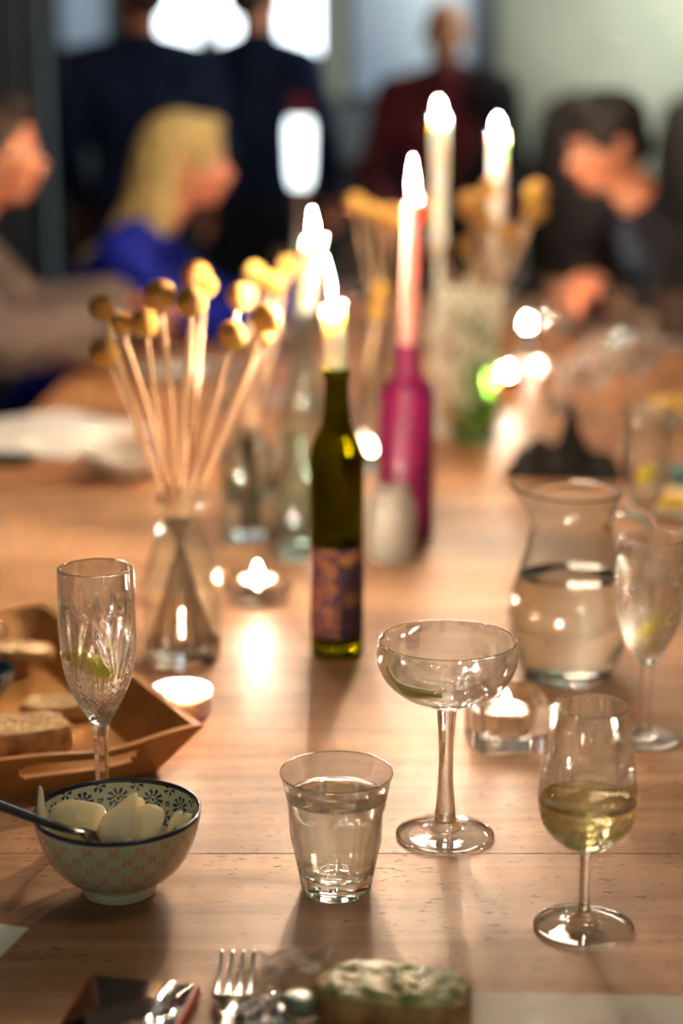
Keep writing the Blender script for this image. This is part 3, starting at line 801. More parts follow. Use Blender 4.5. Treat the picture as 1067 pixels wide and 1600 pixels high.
bread('flatter bread slice behind the thick one, half behind the flute', 92, 1118, .009, .070, .040, .014, .10, seed=5)
bread('bread slice at the back of the tray by the left edge', 20, 1030, .030, .078, .036, .013, .05, (.0, .05), seed=9)
bread('dark bread heel under the back slice on the tray', 5, 1052, .009, .060, .045, .018, .3, seed=12)
db = thing('dip_bowl', 'small dark teal glazed dip bowl on the tray at left edge', 'bowl', at(-26, 1092, .009))
mesh('bowl_body', *lathe([tuple(p) for p in spline([(0, 0), (.014, 0), (.016, .003), (.024, .012), (.030, .026), (.029, .0275), (.0225, .014), (.012, .006), (0, .005)], 4)][:-1] + [(0, .005)], 48), 'teal_glaze', db)
# ================================================================== BOTTLES, VASES, CANDLES
def hollow(o, th, floor_z, sub=5, rimlip=.0006, skip=1):
    out = [tuple(p) for p in spline(o, sub)]
    inn = [tuple(p) for p in spline([(max(r - th, .002), z) for r, z in o[skip:] if z > floor_z + .002][::-1] + [(0, floor_z)], sub)]
    inn[-1] = (0, floor_z)
    return [(0, .003), (o[0][0] * .8, .002)] + out + [(o[-1][0] - th / 2, o[-1][1] + rimlip)] + [(max(a, 0), b) for a, b in inn]
# wine bottle with stump candle
WB = at(526, 1020)
wb = thing('wine_bottle', 'slim dark green wine bottle with purple and gold label used as candlestick', 'bottle', WB)
bo = [(.0250, 0), (.0268, .003), (.0272, .010), (.0272, .050), (.0272, .110), (.0272, .165), (.0272, .196), (.0262, .210), (.0215, .224), (.0155, .237), (.0130, .250), (.0123, .266), (.0120, .280)]
bo2 = bo + [(.0120, .2835), (.0134, .2845), (.0134, .2915), (.0128, .293)]
mesh('glass_body', *lathe(hollow(bo2, .0022, .012), 72), 'green_glass', wb)
mesh('wine_dregs', *lathe([(0, .0125), (.0215, .0135), (.0247, .018), (.0247, .118), (0, .118)], 48), 'dregs', wb)
def sheet(r, a0, a1, z0, z1, na, nz):
    vs_ = [(r * math.cos(a0 + (a1 - a0) * i / na), r * math.sin(a0 + (a1 - a0) * i / na), z0 + (z1 - z0) * j / nz) for j in range(nz + 1) for i in range(na + 1)]
    fs = [(j * (na + 1) + i, j * (na + 1) + i + 1, (j + 1) * (na + 1) + i + 1, (j + 1) * (na + 1) + i) for j in range(nz) for i in range(na)]
    return vs_, fs
lb = mesh('label_sheet', *sheet(.02745, math.radians(-205), math.radians(25), .022, .116, 200, 110), 'label', wb); lb['label'] = 'purple paper label with gold floral swirls at left, plain dark panel at right'
def lab(co):
    a = math.degrees(math.atan2(co.y, co.x)); z = (co.z - .022) / .094
    purple = (.030, .008, .026); gold = (.15, .055, .015); dark = (.014, .005, .011)
    u = (a + 90) / 60.0
    if a > -84 and a < 30:
        if z > .80 + .10 * abs(u - .5): return gold if z < .90 + .08 * u else purple
        if .36 < z < .50 and .25 < u < 1.1 and math.sin(a * 1.9) > -.5: return (.12, .05, .012)    # illegible line of lettering
        if .1 < z < .16: return purple
        return dark
    nx = u * 3.2; nz_ = z * 5.0
    d = noise.noise(V(nx, nz_, .3)) + .5 * noise.noise(V(nx * 2.3, nz_ * 2.3, 4)); s = math.sin(10 * d + 2.2 * nz_)
    if s > .15: return gold
    if s > -.05: return (.07, .02, .05)
    return purple
paint(lb, lab)
cb = WB + V(0, 0, .287)
candle('short ivory candle burning in the neck of the green wine bottle', cb, WB + V(-.0032, 0, .3575), .0098, .0138, 'wax', .047, .0036, 2.6, (-.10, 0), .004)
# magenta bottle with pink taper
MB = at(634, 838)
mb = thing('magenta_bottle', 'magenta painted bottle holding the tall pink candle', 'bottle', MB)
mesh('bottle_body', *lathe([tuple(p) for p in spline([(0, 0), (.030, 0), (.0350, .004), (.0358, .02), (.0358, .10), (.0358, .172), (.0346, .190), (.0290, .203), (.0200, .212), (.0162, .226), (.0155, .238), (.0155, .2385), (.0172, .240), (.0172, .247), (.0160, .250), (.0120, .2505), (.0115, .242), (0, .240)], 4)][:-1] + [(0, .240)], 56), 'magenta', mb)
candle('tall tapered pink candle burning in the magenta bottle', MB + V(0, 0, .243), MB + V(.0065, 0, .434), .0125, .0108, 'wax_pink', .052, .0052, 3.4, (-.02, 0), .002)
# ribbed frosted cup in front of the magenta bottle
rc = thing('ribbed_jar', 'pale ribbed frosted glass jar in front of the magenta bottle', 'jar', at(612, 874))
ro = [(.0270, 0), (.0290, .003), (.0300, .012), (.0300, .060), (.0290, .072), (.0235, .080), (.0225, .088), (.0235, .092)]
mesh('glass_body', *lathe(hollow(ro, .0025, .006, 4), 120, lambda i, r, z, a: (r * (1 - (.018 * (.5 + .5 * math.cos(24 * a)) if .005 < z < .072 and r > .0275 else 0)), z)), 'ribbed', rc)
# pale aqua bottle with ivory candle, behind
AB = atD(474, 700, 2.22); AB.z = TZ
ab = thing('aqua_bottle', 'pale aqua glass bottle holding an ivory candle, left of the wine bottle', 'bottle', AB)
ao = [(.0300, 0), (.0330, .004), (.0335, .02), (.0335, .12), (.0320, .150), (.0230, .185), (.0150, .215), (.0128, .250), (.0128, .280), (.0145, .284), (.0145, .292)]
mesh('glass_body', *lathe(hollow(ao, .0025, .008, 5), 64), 'aqua', ab)
candle('ivory candle burning above the pale aqua bottle behind the wine bottle', AB + V(0, 0, .287), V(atD(491, 372, 2.22).x, 2.22, atD(491, 372, 2.22).z), .0118, .0148, 'wax', .034, .0036, 2.6, (-.05, 0), .003)

# ---------- vases with dried balls
BALL = None
def ball_mesh():
    global BALL
    if BALL: return BALL
    bm = bmesh.new(); bmesh.ops.create_icosphere(bm, subdivisions=4, radius=1)
    for v in bm.verts:
        n = v.co.normalized(); d = noise.voronoi(n * 6.5)[0][0]
        v.co = n * (1.0 - .10 * d + .02 * noise.noise(n * 3))
    me = bpy.data.meshes.new('flower_ball'); bm.to_mesh(me); bm.free()
    me.polygons.foreach_set('use_smooth', [True] * len(me.polygons))
    m = mat('billy_button', (.72, .37, .06), .85, sss=.25, sssr=(.008, .005, .002)); noisy(m, (.74, .34, .04), (1.0, .58, .15), 3.2, 0)
    b = m.node_tree.nodes['Principled BSDF']; vo = N(m, 'ShaderNodeTexVoronoi'); vo.inputs['Scale'].default_value = 17
    tc = N(m, 'ShaderNodeTexCoord'); L(m, tc.outputs['Object'], vo.inputs['Vector'])
    bp = N(m, 'ShaderNodeBump'); bp.invert = True; bp.inputs['Strength'].default_value = .9; bp.inputs['Distance'].default_value = .06
    L(m, vo.outputs['Distance'], bp.inputs['Height']); L(m, bp.outputs[0], b.inputs['Normal'])
    me.materials.append(m); BALL = me; return me
def craspedia(label, bottom, neck, top, r, group, rs=.0029, mid=None):
    """one stem: base in the vase, through the neck, up to the ball"""
    t = thing('billy_button_flower', label, 'flower', bottom, group=group)
    d = lambda p: Vector(p) - Vector(bottom)
    pts = [V(0, 0, 0), d(neck) * .5 + V(.001, 0, 0), d(neck)]
    mm = (Vector(neck) + Vector(top)) / 2; 
    pts += [d(mm) + V(R.uniform(-.003, .003), 0, R.uniform(-.004, .004)), d(top) - (d(top) - d(neck)).normalized() * r * .8]
    P = spline(pts, 6)
    so_ = mesh('stem', *tube(P, [rs * (1.05 - .2 * i / len(P)) * (1 + .08 * math.sin(i * 2.1)) for i in range(len(P))], 8), ['stem', 'stem_low'], t)
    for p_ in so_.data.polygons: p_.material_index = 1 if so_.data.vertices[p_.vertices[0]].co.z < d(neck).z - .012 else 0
    b = bpy.data.objects.new('flower_head', ball_mesh()); COL.objects.link(b); b.parent = t; b.location = d(top); b.scale = (r, r, r * R.uniform(.93, 1)); b.rotation_euler = (R.random() * 6, R.random() * 6, 0)
    return t
VL = at(286, 1030)
vz = thing('milk_bottle_vase', 'clear glass milk-bottle vase of dried flowers, left of the wine bottle', 'vase', VL)
vo_ = [(.0350, 0), (.0380, .004), (.0390, .014), (.0395, .050), (.0385, .080), (.0330, .108), (.0240, .132), (.0195, .148), (.0195, .158), (.0235, .163), (.0240, .169), (.0225, .172)]
vb = mesh('glass_body', *lathe(hollow(vo_, .0030, .010, 5), 80), ['clear', 'thin_aqua'], vz)
for p_ in vb.data.polygons: p_.material_index = 1 if vb.data.vertices[p_.vertices[0]].co.z > .018 and vb.data.vertices[p_.vertices[0]].co.z < .158 else 0
ny = VL.y
fl = [ # px, py, radius px, extra depth, name
 (159, 481, 19, -.035, 'upper leftmost yellow flower ball, highest of the left three'), (163, 551, 22, -.05, 'lowest yellow flower ball at far left of the vase'),
 (187, 505, 17, .01, 'small yellow flower ball tucked behind the two leftmost'), (226, 505, 21, .0, 'yellow flower ball between left cluster and centre, low'),
 (250, 461, 23, -.02, 'yellow flower ball second row, left of centre'), (299, 472, 23, -.025, 'yellow flower ball in centre of the vase bunch'),
 (307, 432, 23, .09, 'highest yellow flower ball, slightly blurred behind the centre'), (320, 446, 18, .11, 'yellow flower ball overlapping behind the highest one'),
 (363, 524, 22, -.03, 'browner yellow flower ball, lowest on the right of the vase'), (376, 463, 21, .06, 'yellow flower ball alone right of centre above the brown one'),
 (416, 497, 22, .0, 'rightmost front flower ball with a dark green centre'), (413, 526, 14, .03, 'small flower ball peeping under the rightmost front one')]
for i, (px, py, rp, dd, nm) in enumerate(fl):
    D = ny + dd; top = atD(px, py, D); r = rp / FPX * D * 1.14
    f = (px - 286) / 130.0
    ba = R.uniform(-.4, .4)
    bot = V(VL.x - f * .031 + R.uniform(-.006, .006), VL.y + R.uniform(-.018, .018), TZ + .0135)
    nk = V(VL.x + f * .0095, VL.y + R.uniform(-.009, .009), TZ + .150)
    craspedia(nm, bot, nk, top, r, 'billy button flowers in the milk-bottle vase')
# clear square jar and slim bottle behind, with a second bunch
SJ = at(390, 838)
sj = thing('square_glass_vase', 'pale square-shouldered glass vase behind the tealight, left of centre', 'vase', SJ, .2)
so = [(.0290, 0), (.0320, .003), (.0325, .01), (.0325, .08), (.0320, .112), (.0270, .122), (.0200, .128), (.0190, .140), (.0205, .146)]
def sqm(i, r, z, a):
    c_, s_ = abs(math.cos(a)), abs(math.sin(a)); q = (c_ ** 5 + s_ ** 5) ** (-1 / 5); k = min(1, max(0, (.122 - z) / .012)); return r * (1 + (q - 1) * k), z
mesh('glass_body', *lathe(hollow(so, .003, .010, 4), 80, sqm), 'aqua', sj)
for i, (px, py, rp, dd) in enumerate([(398, 428, 19, .10), (413, 440, 17, .05), (428, 445, 21, .12), (450, 418, 19, .2)]):
    D = SJ.y + dd; craspedia(['left', 'middle', 'right', 'topmost'][i] + ' blurred flower ball of the bunch in the square vase', V(SJ.x + (i - 1.5) * .008, SJ.y, TZ + .013), V(SJ.x + (i - 1.5) * .005, SJ.y, TZ + .142), atD(px, py, D), rp / FPX * D, 'billy button flowers in the square vase', .0026)
def vase_simple(label, loc, prof, m, name='glass_vase', cat='vase', seg=48, th=.0025, group=None):
    t = thing(name, label, cat, loc, group=group); mesh('glass_body', *lathe(hollow(prof, th, .007, 4), seg), m, t); return t
slim = [(.0260, 0), (.0285, .004), (.0290, .02), (.0285, .075), (.0200, .105), (.0140, .125), (.0140, .150), (.0160, .155)]
vase_simple('slim pale aqua glass bottle just left of the wine bottle label', at(462, 868), slim, 'aqua', 'glass_bottle', 'bottle')
# third bunch right of the aqua bottle
V3 = atD(574, 690, 2.62); V3.z = TZ
vase_simple('clear small bottle vase half hidden behind the wine bottle', V3, slim, 'clear')
for i, (px, py, rp) in enumerate([(594, 455, 18), (588, 487, 17)]):
    D = V3.y; craspedia(['upper', 'lower'][i] + ' flower ball between wine bottle and pink candle', V3 + V(0, 0, .012), V3 + V(.002 * i, 0, .150), atD(px, py, D), rp / FPX * D, 'billy button flowers between the bottles', .0026)
# far bunches
V4 = atD(590, 600, 3.25); V4.z = TZ; V5 = atD(748, 560, 3.05); V5.z = TZ
tallb = [(.0300, 0), (.0335, .004), (.0340, .02), (.0340, .10), (.0280, .135), (.0180, .160), (.0165, .185), (.0185, .190)]
vase_simple('clear bottle vase far behind the magenta bottle', V4, tallb, 'clear')
vase_simple('green tinted bottle vase behind right of the pink candle', V5, tallb, 'green_vase')
for i, (px, py, rp) in enumerate([(556, 318, 17), (583, 332, 16), (612, 340, 20)]):
    D = V4.y; craspedia(['leftmost', 'middle', 'rightmost'][i] + ' of the far flower balls left of the pink candle', V4 + V(0, 0, .012), V4 + V((i - 1) * .006, 0, .186), atD(px, py, D), rp / FPX * D, 'far billy buttons left of pink candle', .003)
far5 = [(735, 320, 22, 'large far flower ball between the two white candles'), (765, 296, 15, 'small far flower ball just left of the right white candle'), (838, 300, 19, 'upper far flower ball at right of the white candles'),
        (838, 330, 18, 'lower far flower ball at right of the white candles'), (790, 366, 18, 'far flower ball below the right white candle'), (757, 350, 17, 'far flower ball in the middle of the far bunch'), (684, 386, 17, 'far flower ball just right of the pink candle'), (729, 384, 14, 'dim far flower ball low in the far bunch')]
for i, (px, py, rp, nm) in enumerate(far5):
    D = V5.y; craspedia(nm, V5 + V(0, 0, .012), V5 + V((px - 760) / 80 * .008, 0, .186), atD(px, py, D), rp / FPX * D, 'far billy buttons by the white candles', .003)

# ---------- tealights
def dish(label, loc, r=.041, h=.024, group=None, m='clear'):
    t = thing('round_candle_dish', label, 'candle holder', loc, group=group)
    mesh('glass_body', *lathe([(0, 0), (r - .010, 0), (r - .006, .002), (r - .001, h * .6), (r, h), (r - .002, h + .0005), (r - .005, h * .7), (r - .012, .008), (0, .0075)], 64), 'clear_soft', t)
TD = at(403, 936); dish('low round glass dish with a burning tealight, left of the wine bottle', TD)
tealight('burning tealight in the low round glass dish', TD + V(0, 0, .0082), .55, fh=.018)
vt = thing('votive_cup', 'pale pinkish votive cup with molten wax beside the tray corner', 'candle', at(285, 1115))
mesh('cup', *lathe([(0, 0), (.0240, 0), (.0255, .002), (.0268, .024), (.0262, .0248), (.0256, .0235), (.0245, .003), (0, .003)], 56), 'votive', vt)
mesh('wax', *lathe([(0, .0032), (.0240, .0032), (.0252, .0195), (.018, .0188), (0, .0185)], 48), 'wax_white', vt)
mesh('wick', *tube([(0, 0, .0175), (0, 0, .0225), (.001, 0, .0265)], .0008, 6), 'wick', vt)
flame(vt, (0, 0, .0215), .011, .0032, .7)
# far tealights and glows
tl = [(578, 735, 'tealight burning between wine bottle and magenta bottle', 1.0, .012), (793, 622, 'far tealight burning in a small amber cup', 1.2, .026), (823, 545, 'farther tealight above the amber one, in clear cup', 1.2, .034)]
for px, py, nm, pw, lift in tl:
    p = at(px, py); 
    cup = thing('tealight_cup', {578: 'small clear glass cup', 793: 'small amber glass cup', 823: 'tall clear glass cup'}[px] + ' around the ' + nm.split(' in ')[0].replace('burning ', ''), 'candle holder', p)
    mm = glass('amber_glass', (1, .80, .55)) if px == 793 else M['clear']
    mesh('glass_body', *lathe([(0, 0), (.024, 0), (.026, .002), (.029, lift + .022), (.028, lift + .0225), (.025, lift), (.022, lift - .004 if lift > .02 else .006), (0, lift - .005 if lift > .02 else .006)], 40), mm, cup)
    tealight(nm, p + V(0, 0, (lift - .0045) if lift > .02 else .0065), pw, fh=.026)
# tall far white candles
def holder(label, loc, h, m='alu', r=.03):
    t = thing('candlestick', label, 'candle holder', loc)
    mesh('stick_body', *lathe([(0, 0), (r, 0), (r, .004), (r * .5, .010), (.006, .02), (.006, h * .5), (.009, h * .52), (.006, h * .55), (.006, h - .02), (.016, h - .014), (.017, h), (.0125, h), (.0125, h - .008), (0, h - .008)], 32), m, t)
for px, pyt, D, lab_, cl_, px2 in ((687, 182, 2.95, 'taller left white candle burning at the back of the table', 'candlestick under the left tall white candle', 688), (779, 209, 3.15, 'right tall white candle burning at the back, above flower balls', 'candlestick under the right tall white candle', 779)):
    tp = atD(px, pyt, D); hb = TZ + (.33 if px == 687 else .27); base = V(tp.x, D, hb)
    holder(cl_, V(tp.x, D, TZ), hb - TZ + .008, 'plate')
    candle(lab_, base, tp, .0135, .0130, 'wax_white', .026, .0042, 3.2, (-.04, 0), .002)
# glowing white lamp far left of centre
lp = atD(469, 345, 4.7); lz = lp.z
lt = thing('table_lamp', 'tall glowing white cylinder lamp at far end before standing guests', 'lamp', V(lp.x, 4.7, TZ))
mesh('base', *lathe([(0, 0), (.05, 0), (.05, .012), (.012, .022), (.010, lz - TZ + .07), (.03, lz - TZ + .09), (0, lz - TZ + .09)], 32), 'alu', lt)
zb, zt = lz - TZ + .09, atD(469, 185, 4.7).z - TZ
mesh('shade', *lathe([(0, zb), (.024, zb), (.032, zb + .03), (.037, zt - .03), (.030, zt), (0, zt + .005)], 32), mat('lit_lamp_shade', (.8, .8, .8), .5, emit=(.78, .93, 1.0), es=1.5), lt)
mesh('cap', *lathe([(0, zt), (.032, zt), (.032, zt + .055), (0, zt + .06)], 24), 'maroon', lt)

# ---------- gypsophila and green bottle with bright glints
GV = at(738, 690)
gb = [(.0330, 0), (.0360, .004), (.0365, .02), (.0365, .090), (.0300, .130), (.0200, .155), (.0180, .200), (.0200, .205)]
vase_simple('light green glass bottle vase holding tiny white flowers', GV, gb, 'green_vase')
gy = thing('gypsophila_bunch', 'spray of tiny white flowers in the light green bottle', 'flower', GV + V(0, 0, .012))
vs_, fs = [], []; hv = ([], [])
for i in range(34):
    a = R.uniform(0, 2 * PI); sp_ = R.uniform(.01, .065); top = V(math.cos(a) * sp_ - .028, math.sin(a) * sp_ * .8, R.uniform(.06, .24))
    p0 = V(0, 0, 0); nk = V(math.cos(a) * .006, math.sin(a) * .006, min(.185, .185))
    if top.z < .19: pts = [p0, nk, (nk + top) / 2 + V(top.x * .3, top.y * .3, .05), top]
    else: pts = [p0, nk, (nk + top) / 2, top]
    p_ = tube(spline(pts, 4), .0008, 5); o_ = len(vs_); vs_ += p_[0]; fs += [tuple(q + o_ for q in f) for f in p_[1]]
    for k in range(26):
        c_ = top + V(R.gauss(0, .011), R.gauss(0, .011), R.gauss(0, .013)); s_ = sphere(c_, R.uniform(.0022, .0042), 6, 4); o_ = len(hv[0]); hv[0].extend(s_[0]); hv[1].extend([tuple(q + o_ for q in f) for f in s_[1]])
mesh('stems', vs_, fs, 'leaf', gy)['kind'] = 'stuff'
mesh('blossoms', hv[0], hv[1], 'tiny_flower', gy)['kind'] = 'stuff'
G2 = at(752, 628)
t = vase_simple('round-shouldered bright green glass bottle behind the tiny white flowers', G2, [(.034, 0), (.038, .004), (.039, .03), (.039, .10), (.030, .13), (.016, .15), (.014, .19), (.016, .195)], glass('bright_green_glass', (.78, .93, .25)), 'green_bottle', 'bottle')

# ================================================================== MORE THINGS DOWN THE TABLE
# second flute behind the carafe, tumblers, more stemware
f2 = flute('plain blurred flute with lemon behind the carafe at right', at(1003, 905), .205, 0, detail=False, seg=48)
strip('lemon_strip', 'blurred lemon strip in the flute behind the carafe', 'lemon', [f2.location + V(-.01, 0, .125), f2.location + V(.0, -.006, .128), f2.location + V(.010, 0, .133)], .016, .004, 'lemon', (0, -.2, .95))
wproto = wine_glass('blurred stemmed glass beside the far right plates', at(925, 655), None)
for px, py, nm, s in ((992, 640, 'blurred stemmed glass right of the one in front of the man', 1.15), (1042, 600, 'blurred stemmed glass at the far right frame edge', 1.15), (868, 560, 'blurred stemmed glass left of the seated man hands', 1.1), (905, 520, 'blurred stemmed glass just before the seated man', 1.2), (420, 620, 'blurred stemmed glass behind the right of the flower bunch', 1.1), (515, 560, 'blurred stemmed glass far behind the wine bottle', 1.1), (1020, 500, 'blurred stemmed glass beside the seated man elbow', 1.15)):
    dup(wproto, at(px, py), 0, nm, None, s)
for px, py, nm, s in ((958, 588, 'blurred stemmed glass between the two right hand plates', 1.1), (1060, 545, 'blurred stemmed glass half out of frame at far right', 1.2), (690, 520, 'blurred stemmed glass behind the magenta bottle shoulder', 1.1), (800, 480, 'blurred stemmed glass far back near the tealights', 1.2), (560, 500, 'blurred stemmed glass between wine bottle and far bunch', 1.2), (265, 540, 'blurred stemmed glass before the blonde woman', 1.1), (445, 505, 'blurred stemmed glass below the glowing lamp', 1.2)):
    dup(wproto, at(px, py), 0, nm, None, s)
tproto = tumbler('blurred empty tumbler left of the flower bunch', at(352, 640), None)
for px, py, nm in ((870, 640, 'blurred empty tumbler beyond the black cloth'), (640, 560, 'blurred empty tumbler behind the magenta bottle'), (500, 640, 'blurred empty tumbler behind the wine bottle shoulder'), (450, 560, 'blurred empty tumbler near the blonde woman'), (1000, 545, 'blurred empty tumbler at the right far end')):
    dup(tproto, at(px, py), 0, nm)
# plates
def plate(label, loc, r=.11, m='plate', group=None):
    t = thing('plate', label, 'plate', loc, group=group)
    mesh('plate_body', *lathe([(0, 0), (r * .6, 0), (r * .64, .002), (r, .013), (r, .015), (r * .62, .005), (0, .004)], 48), m, t); return t
p1 = plate('white plate with small food in front of the left woman', at(300, 585), .13)
plate('white plate with yellow cheese at right frame edge', at(1085, 655), .12)
plate('white plate with bread at right edge behind the flute', at(1085, 800), .09)
plate('white plate in front of the seated man', at(890, 505), .12)
def wedge(label, loc, lx, ly, h, rz, m='yellow', name='cheese_wedge', cat='cheese'):
    o = mesh(name, *slab([(-lx / 2, -ly / 2), (lx / 2, -ly * .35), (lx / 2, ly * .35), (-lx / 2, ly / 2)], 0, h, .003), m, loc=loc, smooth=False); o.rotation_euler = (0, 0, rz); tag(o, label, cat); return o
wedge('yellow cheese wedge on the plate at right frame edge', at(1052, 648, .006), .07, .05, .028, .3)
wedge('yellow cheese piece behind the crystal flutes at right edge', at(1050, 792, .006), .05, .04, .02, .1)
wedge('pale cheese block behind the yellow wedge, far right', at(985, 512), .10, .06, .03, .1, 'lemon_flesh')
# food bits on plate of left woman
for i in range(4):
    o = mesh('canape', *merge(box(-.018, .018, -.014, .014, 0, .010, .003), sphere((0, 0, .013), (.012, .010, .006), 12, 6)), 'ceramic', loc=at(250 + 30 * i, 592 - (i % 2) * 8, .0055))
    tag(o, ['leftmost', 'second', 'third', 'rightmost'][i] + ' small canape on the white plate behind the flowers', 'food', 'canapes on the white plate')
# papers left
pp = at(100, 668); o = mesh('paper_sheet', *box(-.105, .105, -.148, .148, 0, .0012), 'paper', loc=pp, smooth=False); o.rotation_euler = (0, 0, .75); tag(o, 'white paper sheet lying at the left of the far table', 'paper')
o = mesh('paper_sheet', *box(-.105, .105, -.148, .148, 0, .0012), 'paper', loc=at(30, 690, .0016), smooth=False); o.rotation_euler = (0, 0, 1.25); tag(o, 'white paper sheet under the first one, nearest the left edge', 'paper')
sb = thing('stoneware_bowl', 'low beige stoneware bowl behind the vase of flowers', 'bowl', at(196, 745))
mesh('bowl_body', *lathe([(0, 0), (.030, 0), (.032, .004), (.055, .020), (.066, .038), (.0645, .039), (.050, .022), (.028, .009), (0, .008)], 56), 'stone', sb)
o = mesh('phone', *box(-.036, .036, -.072, .072, 0, .008, .003), 'black_cloth', loc=at(-18, 720)); o.rotation_euler = (0, 0, 1.45); tag(o, 'small black phone lying by the left edge beyond the tray', 'phone')
# black crumpled cloth at right
BC = at(880, 738); vs_, fs = [], []; nx, ny_ = 40, 26
for j in range(ny_ + 1):
    for i in range(nx + 1):
        u, v = i / nx - .5, j / ny_ - .5
        h = .010 + .016 * abs(noise.noise(V(u * 5, v * 5, 2))) * 2 + .085 * math.exp(-((u - .07) / .10) ** 2 - ((v - .05) / .3) ** 2) + .020 * math.exp(-((u + .25) / .12) ** 2)
        ed = max(abs(u), abs(v)) * 2; h *= max(0, 1 - max(0, ed - .72) / .28) ** .7
        ww = 1 + .18 * noise.noise(V(u * 4, v * 4, 9))
        vs_.append((u * .17 * ww, v * .13 * ww, h + .001))
for j in range(ny_):
    for i in range(nx): q = j * (nx + 1) + i; fs.append((q, q + 1, q + nx + 2, q + nx + 1))
o = mesh('napkin', vs_, fs, 'black_cloth', loc=BC); mdd = o.modifiers.new('s', 'SOLIDIFY'); mdd.thickness = .002; mdd.offset = 1; o.rotation_euler = (0, 0, -.15)
tag(o, 'crumpled black cloth with a peak, behind the carafe', 'cloth')
o = mesh('box', *box(-.02, .02, -.03, .03, 0, .022, .004), mat('teal_card', (.05, .16, .13), .5), loc=at(1062, 752)); tag(o, 'small dark teal box at right edge beyond the flutes', 'box')
# red bundle before the man
o = mesh('red_cup', *lathe([(0, 0), (.034, 0), (.036, .004), (.042, .07), (.040, .0705), (.034, .008), (0, .007)], 32), 'red_cloth', loc=at(945, 505)); tag(o, 'red cup on the table in front of the seated man', 'cup')

# ================================================================== BOTTOM EDGE
o = mesh('paper_sheet', *box(-.148, 0, -.21, 0, 0, .0010), 'paper', loc=at(45, 1452), smooth=False); o.rotation_euler = (0, 0, -.28); tag(o, 'corner of white paper at the bottom left below the bowl', 'paper')
pm = mesh('placemat', *box(0, .30, -.22, 0, 0, .0016), 'grey_paper', loc=at(668, 1553), smooth=False); pm.rotation_euler = (0, 0, -.03); tag(pm, 'pale grey paper placemat along the bottom right corner', 'placemat')
# phone in red case
ph = thing('phone', 'black glossy phone in a dark red case at the bottom edge', 'phone', at(228, 1549), -.17)
mesh('case', *box(-.037, .037, -.15, 0, 0, .0095, .0045, 3), 'red_case', ph)
mesh('screen', *box(-.0335, .0335, -.1465, -.0035, .0090, .0103, .0006, 1), 'screen', ph)
# fork
fk = thing('fork', 'steel fork with four tines pointing away at the bottom edge', 'fork', at(372, 1486, .012), -.02)
def bar(pts, w, th, n=5):
    P = spline(pts, n); vs_, fs = [], []
    W = w if isinstance(w, (list, tuple)) else [w, w]
    for i, p in enumerate(P):
        f = i / (len(P) - 1); ww = W[0] + (W[1] - W[0]) * f
        for a, b in ((-1, -1), (1, -1), (1, 1), (-1, 1)): vs_.append(V(p.x + a * ww / 2, p.y, p.z + b * th / 2))
    for i in range(len(P) - 1):
        for k in range(4): fs.append((i * 4 + k, i * 4 + (k + 1) % 4, i * 4 + 4 + (k + 1) % 4, i * 4 + 4 + k))
    fs += [(3, 2, 1, 0), tuple(4 * (len(P) - 1) + k for k in range(4))]; return vs_, fs
for i in range(4):
    x = (i - 1.5) * .0068; mesh('tine', *bar([(x * 1.02, 0, 0), (x, -.015, -.004), (x, -.033, -.007), (x, -.046, -.007)], [.0022, .0038], .0018), 'steel', fk)
mesh('neck', *bar([(0, -.044, -.007), (0, -.056, -.0068), (0, -.070, -.004), (0, -.082, .0)], [.0262, .0075], .0020), 'steel', fk)
mesh('handle', *bar([(0, -.080, 0), (0, -.11, .004), (0, -.15, .002), (0, -.19, -.006)], [.0070, .0160], .0026), 'steel', fk)
# crumpled film and foil, lid, bread with green topping
def crumple(name, label, cat, loc, lx, ly, hz, m, seed, rz=0, th=.0006, fr=45):
    vs_, fs = [], []; n1, n2 = 44, 36
    for j in range(n2 + 1):
        for i in range(n1 + 1):
            u, v = i / n1 - .5, j / n2 - .5; x, y = u * lx, v * ly
            d = noise.voronoi(V(x * fr, y * fr, seed))[0]; h = (d[1] - d[0]) * 1.2 + .5 * abs(noise.noise(V(x * fr * .7, y * fr * .7, seed)))
            vs_.append((x + .004 * noise.noise(V(x * 60, y * 60, seed + 3)), y + .004 * noise.noise(V(x * 60, y * 60, seed + 8)), .0015 + hz * min(h, 1.2)))
    for j in range(n2):
        for i in range(n1): q = j * (n1 + 1) + i; fs.append((q, q + 1, q + n1 + 2, q + n1 + 1))
    o = mesh(name, vs_, fs, m, loc=loc, smooth=False); s = o.modifiers.new('s', 'SOLIDIFY'); s.thickness = th; o.rotation_euler = (0, 0, rz); tag(o, label, cat); return o
crumple('plastic_wrapper', 'crumpled clear plastic wrapper beside the fork', 'wrapper', at(462, 1548), .062, .085, .010, 'film', 3, .25)
crumple('foil_scrap', 'shiny crumpled foil between the fork and the round tin', 'foil', at(412, 1590), .030, .038, .010, 'foil', 11, .3, fr=70)
ld = thing('round_tin', 'small round sage green tin left of the topped bread', 'tin', at(469, 1578, .013))
mesh('tin_body', *lathe([(0, 0), (.0098, 0), (.0104, .001), (.0104, .006), (.0094, .0085), (.006, .0095), (0, .0098)], 36), 'sage_lid', ld)
M['topping'] = noisy(mat('green_topping', (.4, .4, .15), .5, coat=.2), (.17, .21, .035), (.68, .60, .30), 75, .8, p=(.4, .6), dist=.004)
bt = bread('oval bread slice topped with chopped green spread, bottom centre', 614, 1590, .004, .094, .056, .022, -.20, seed=21, group=None)
vs_, fs = [], []
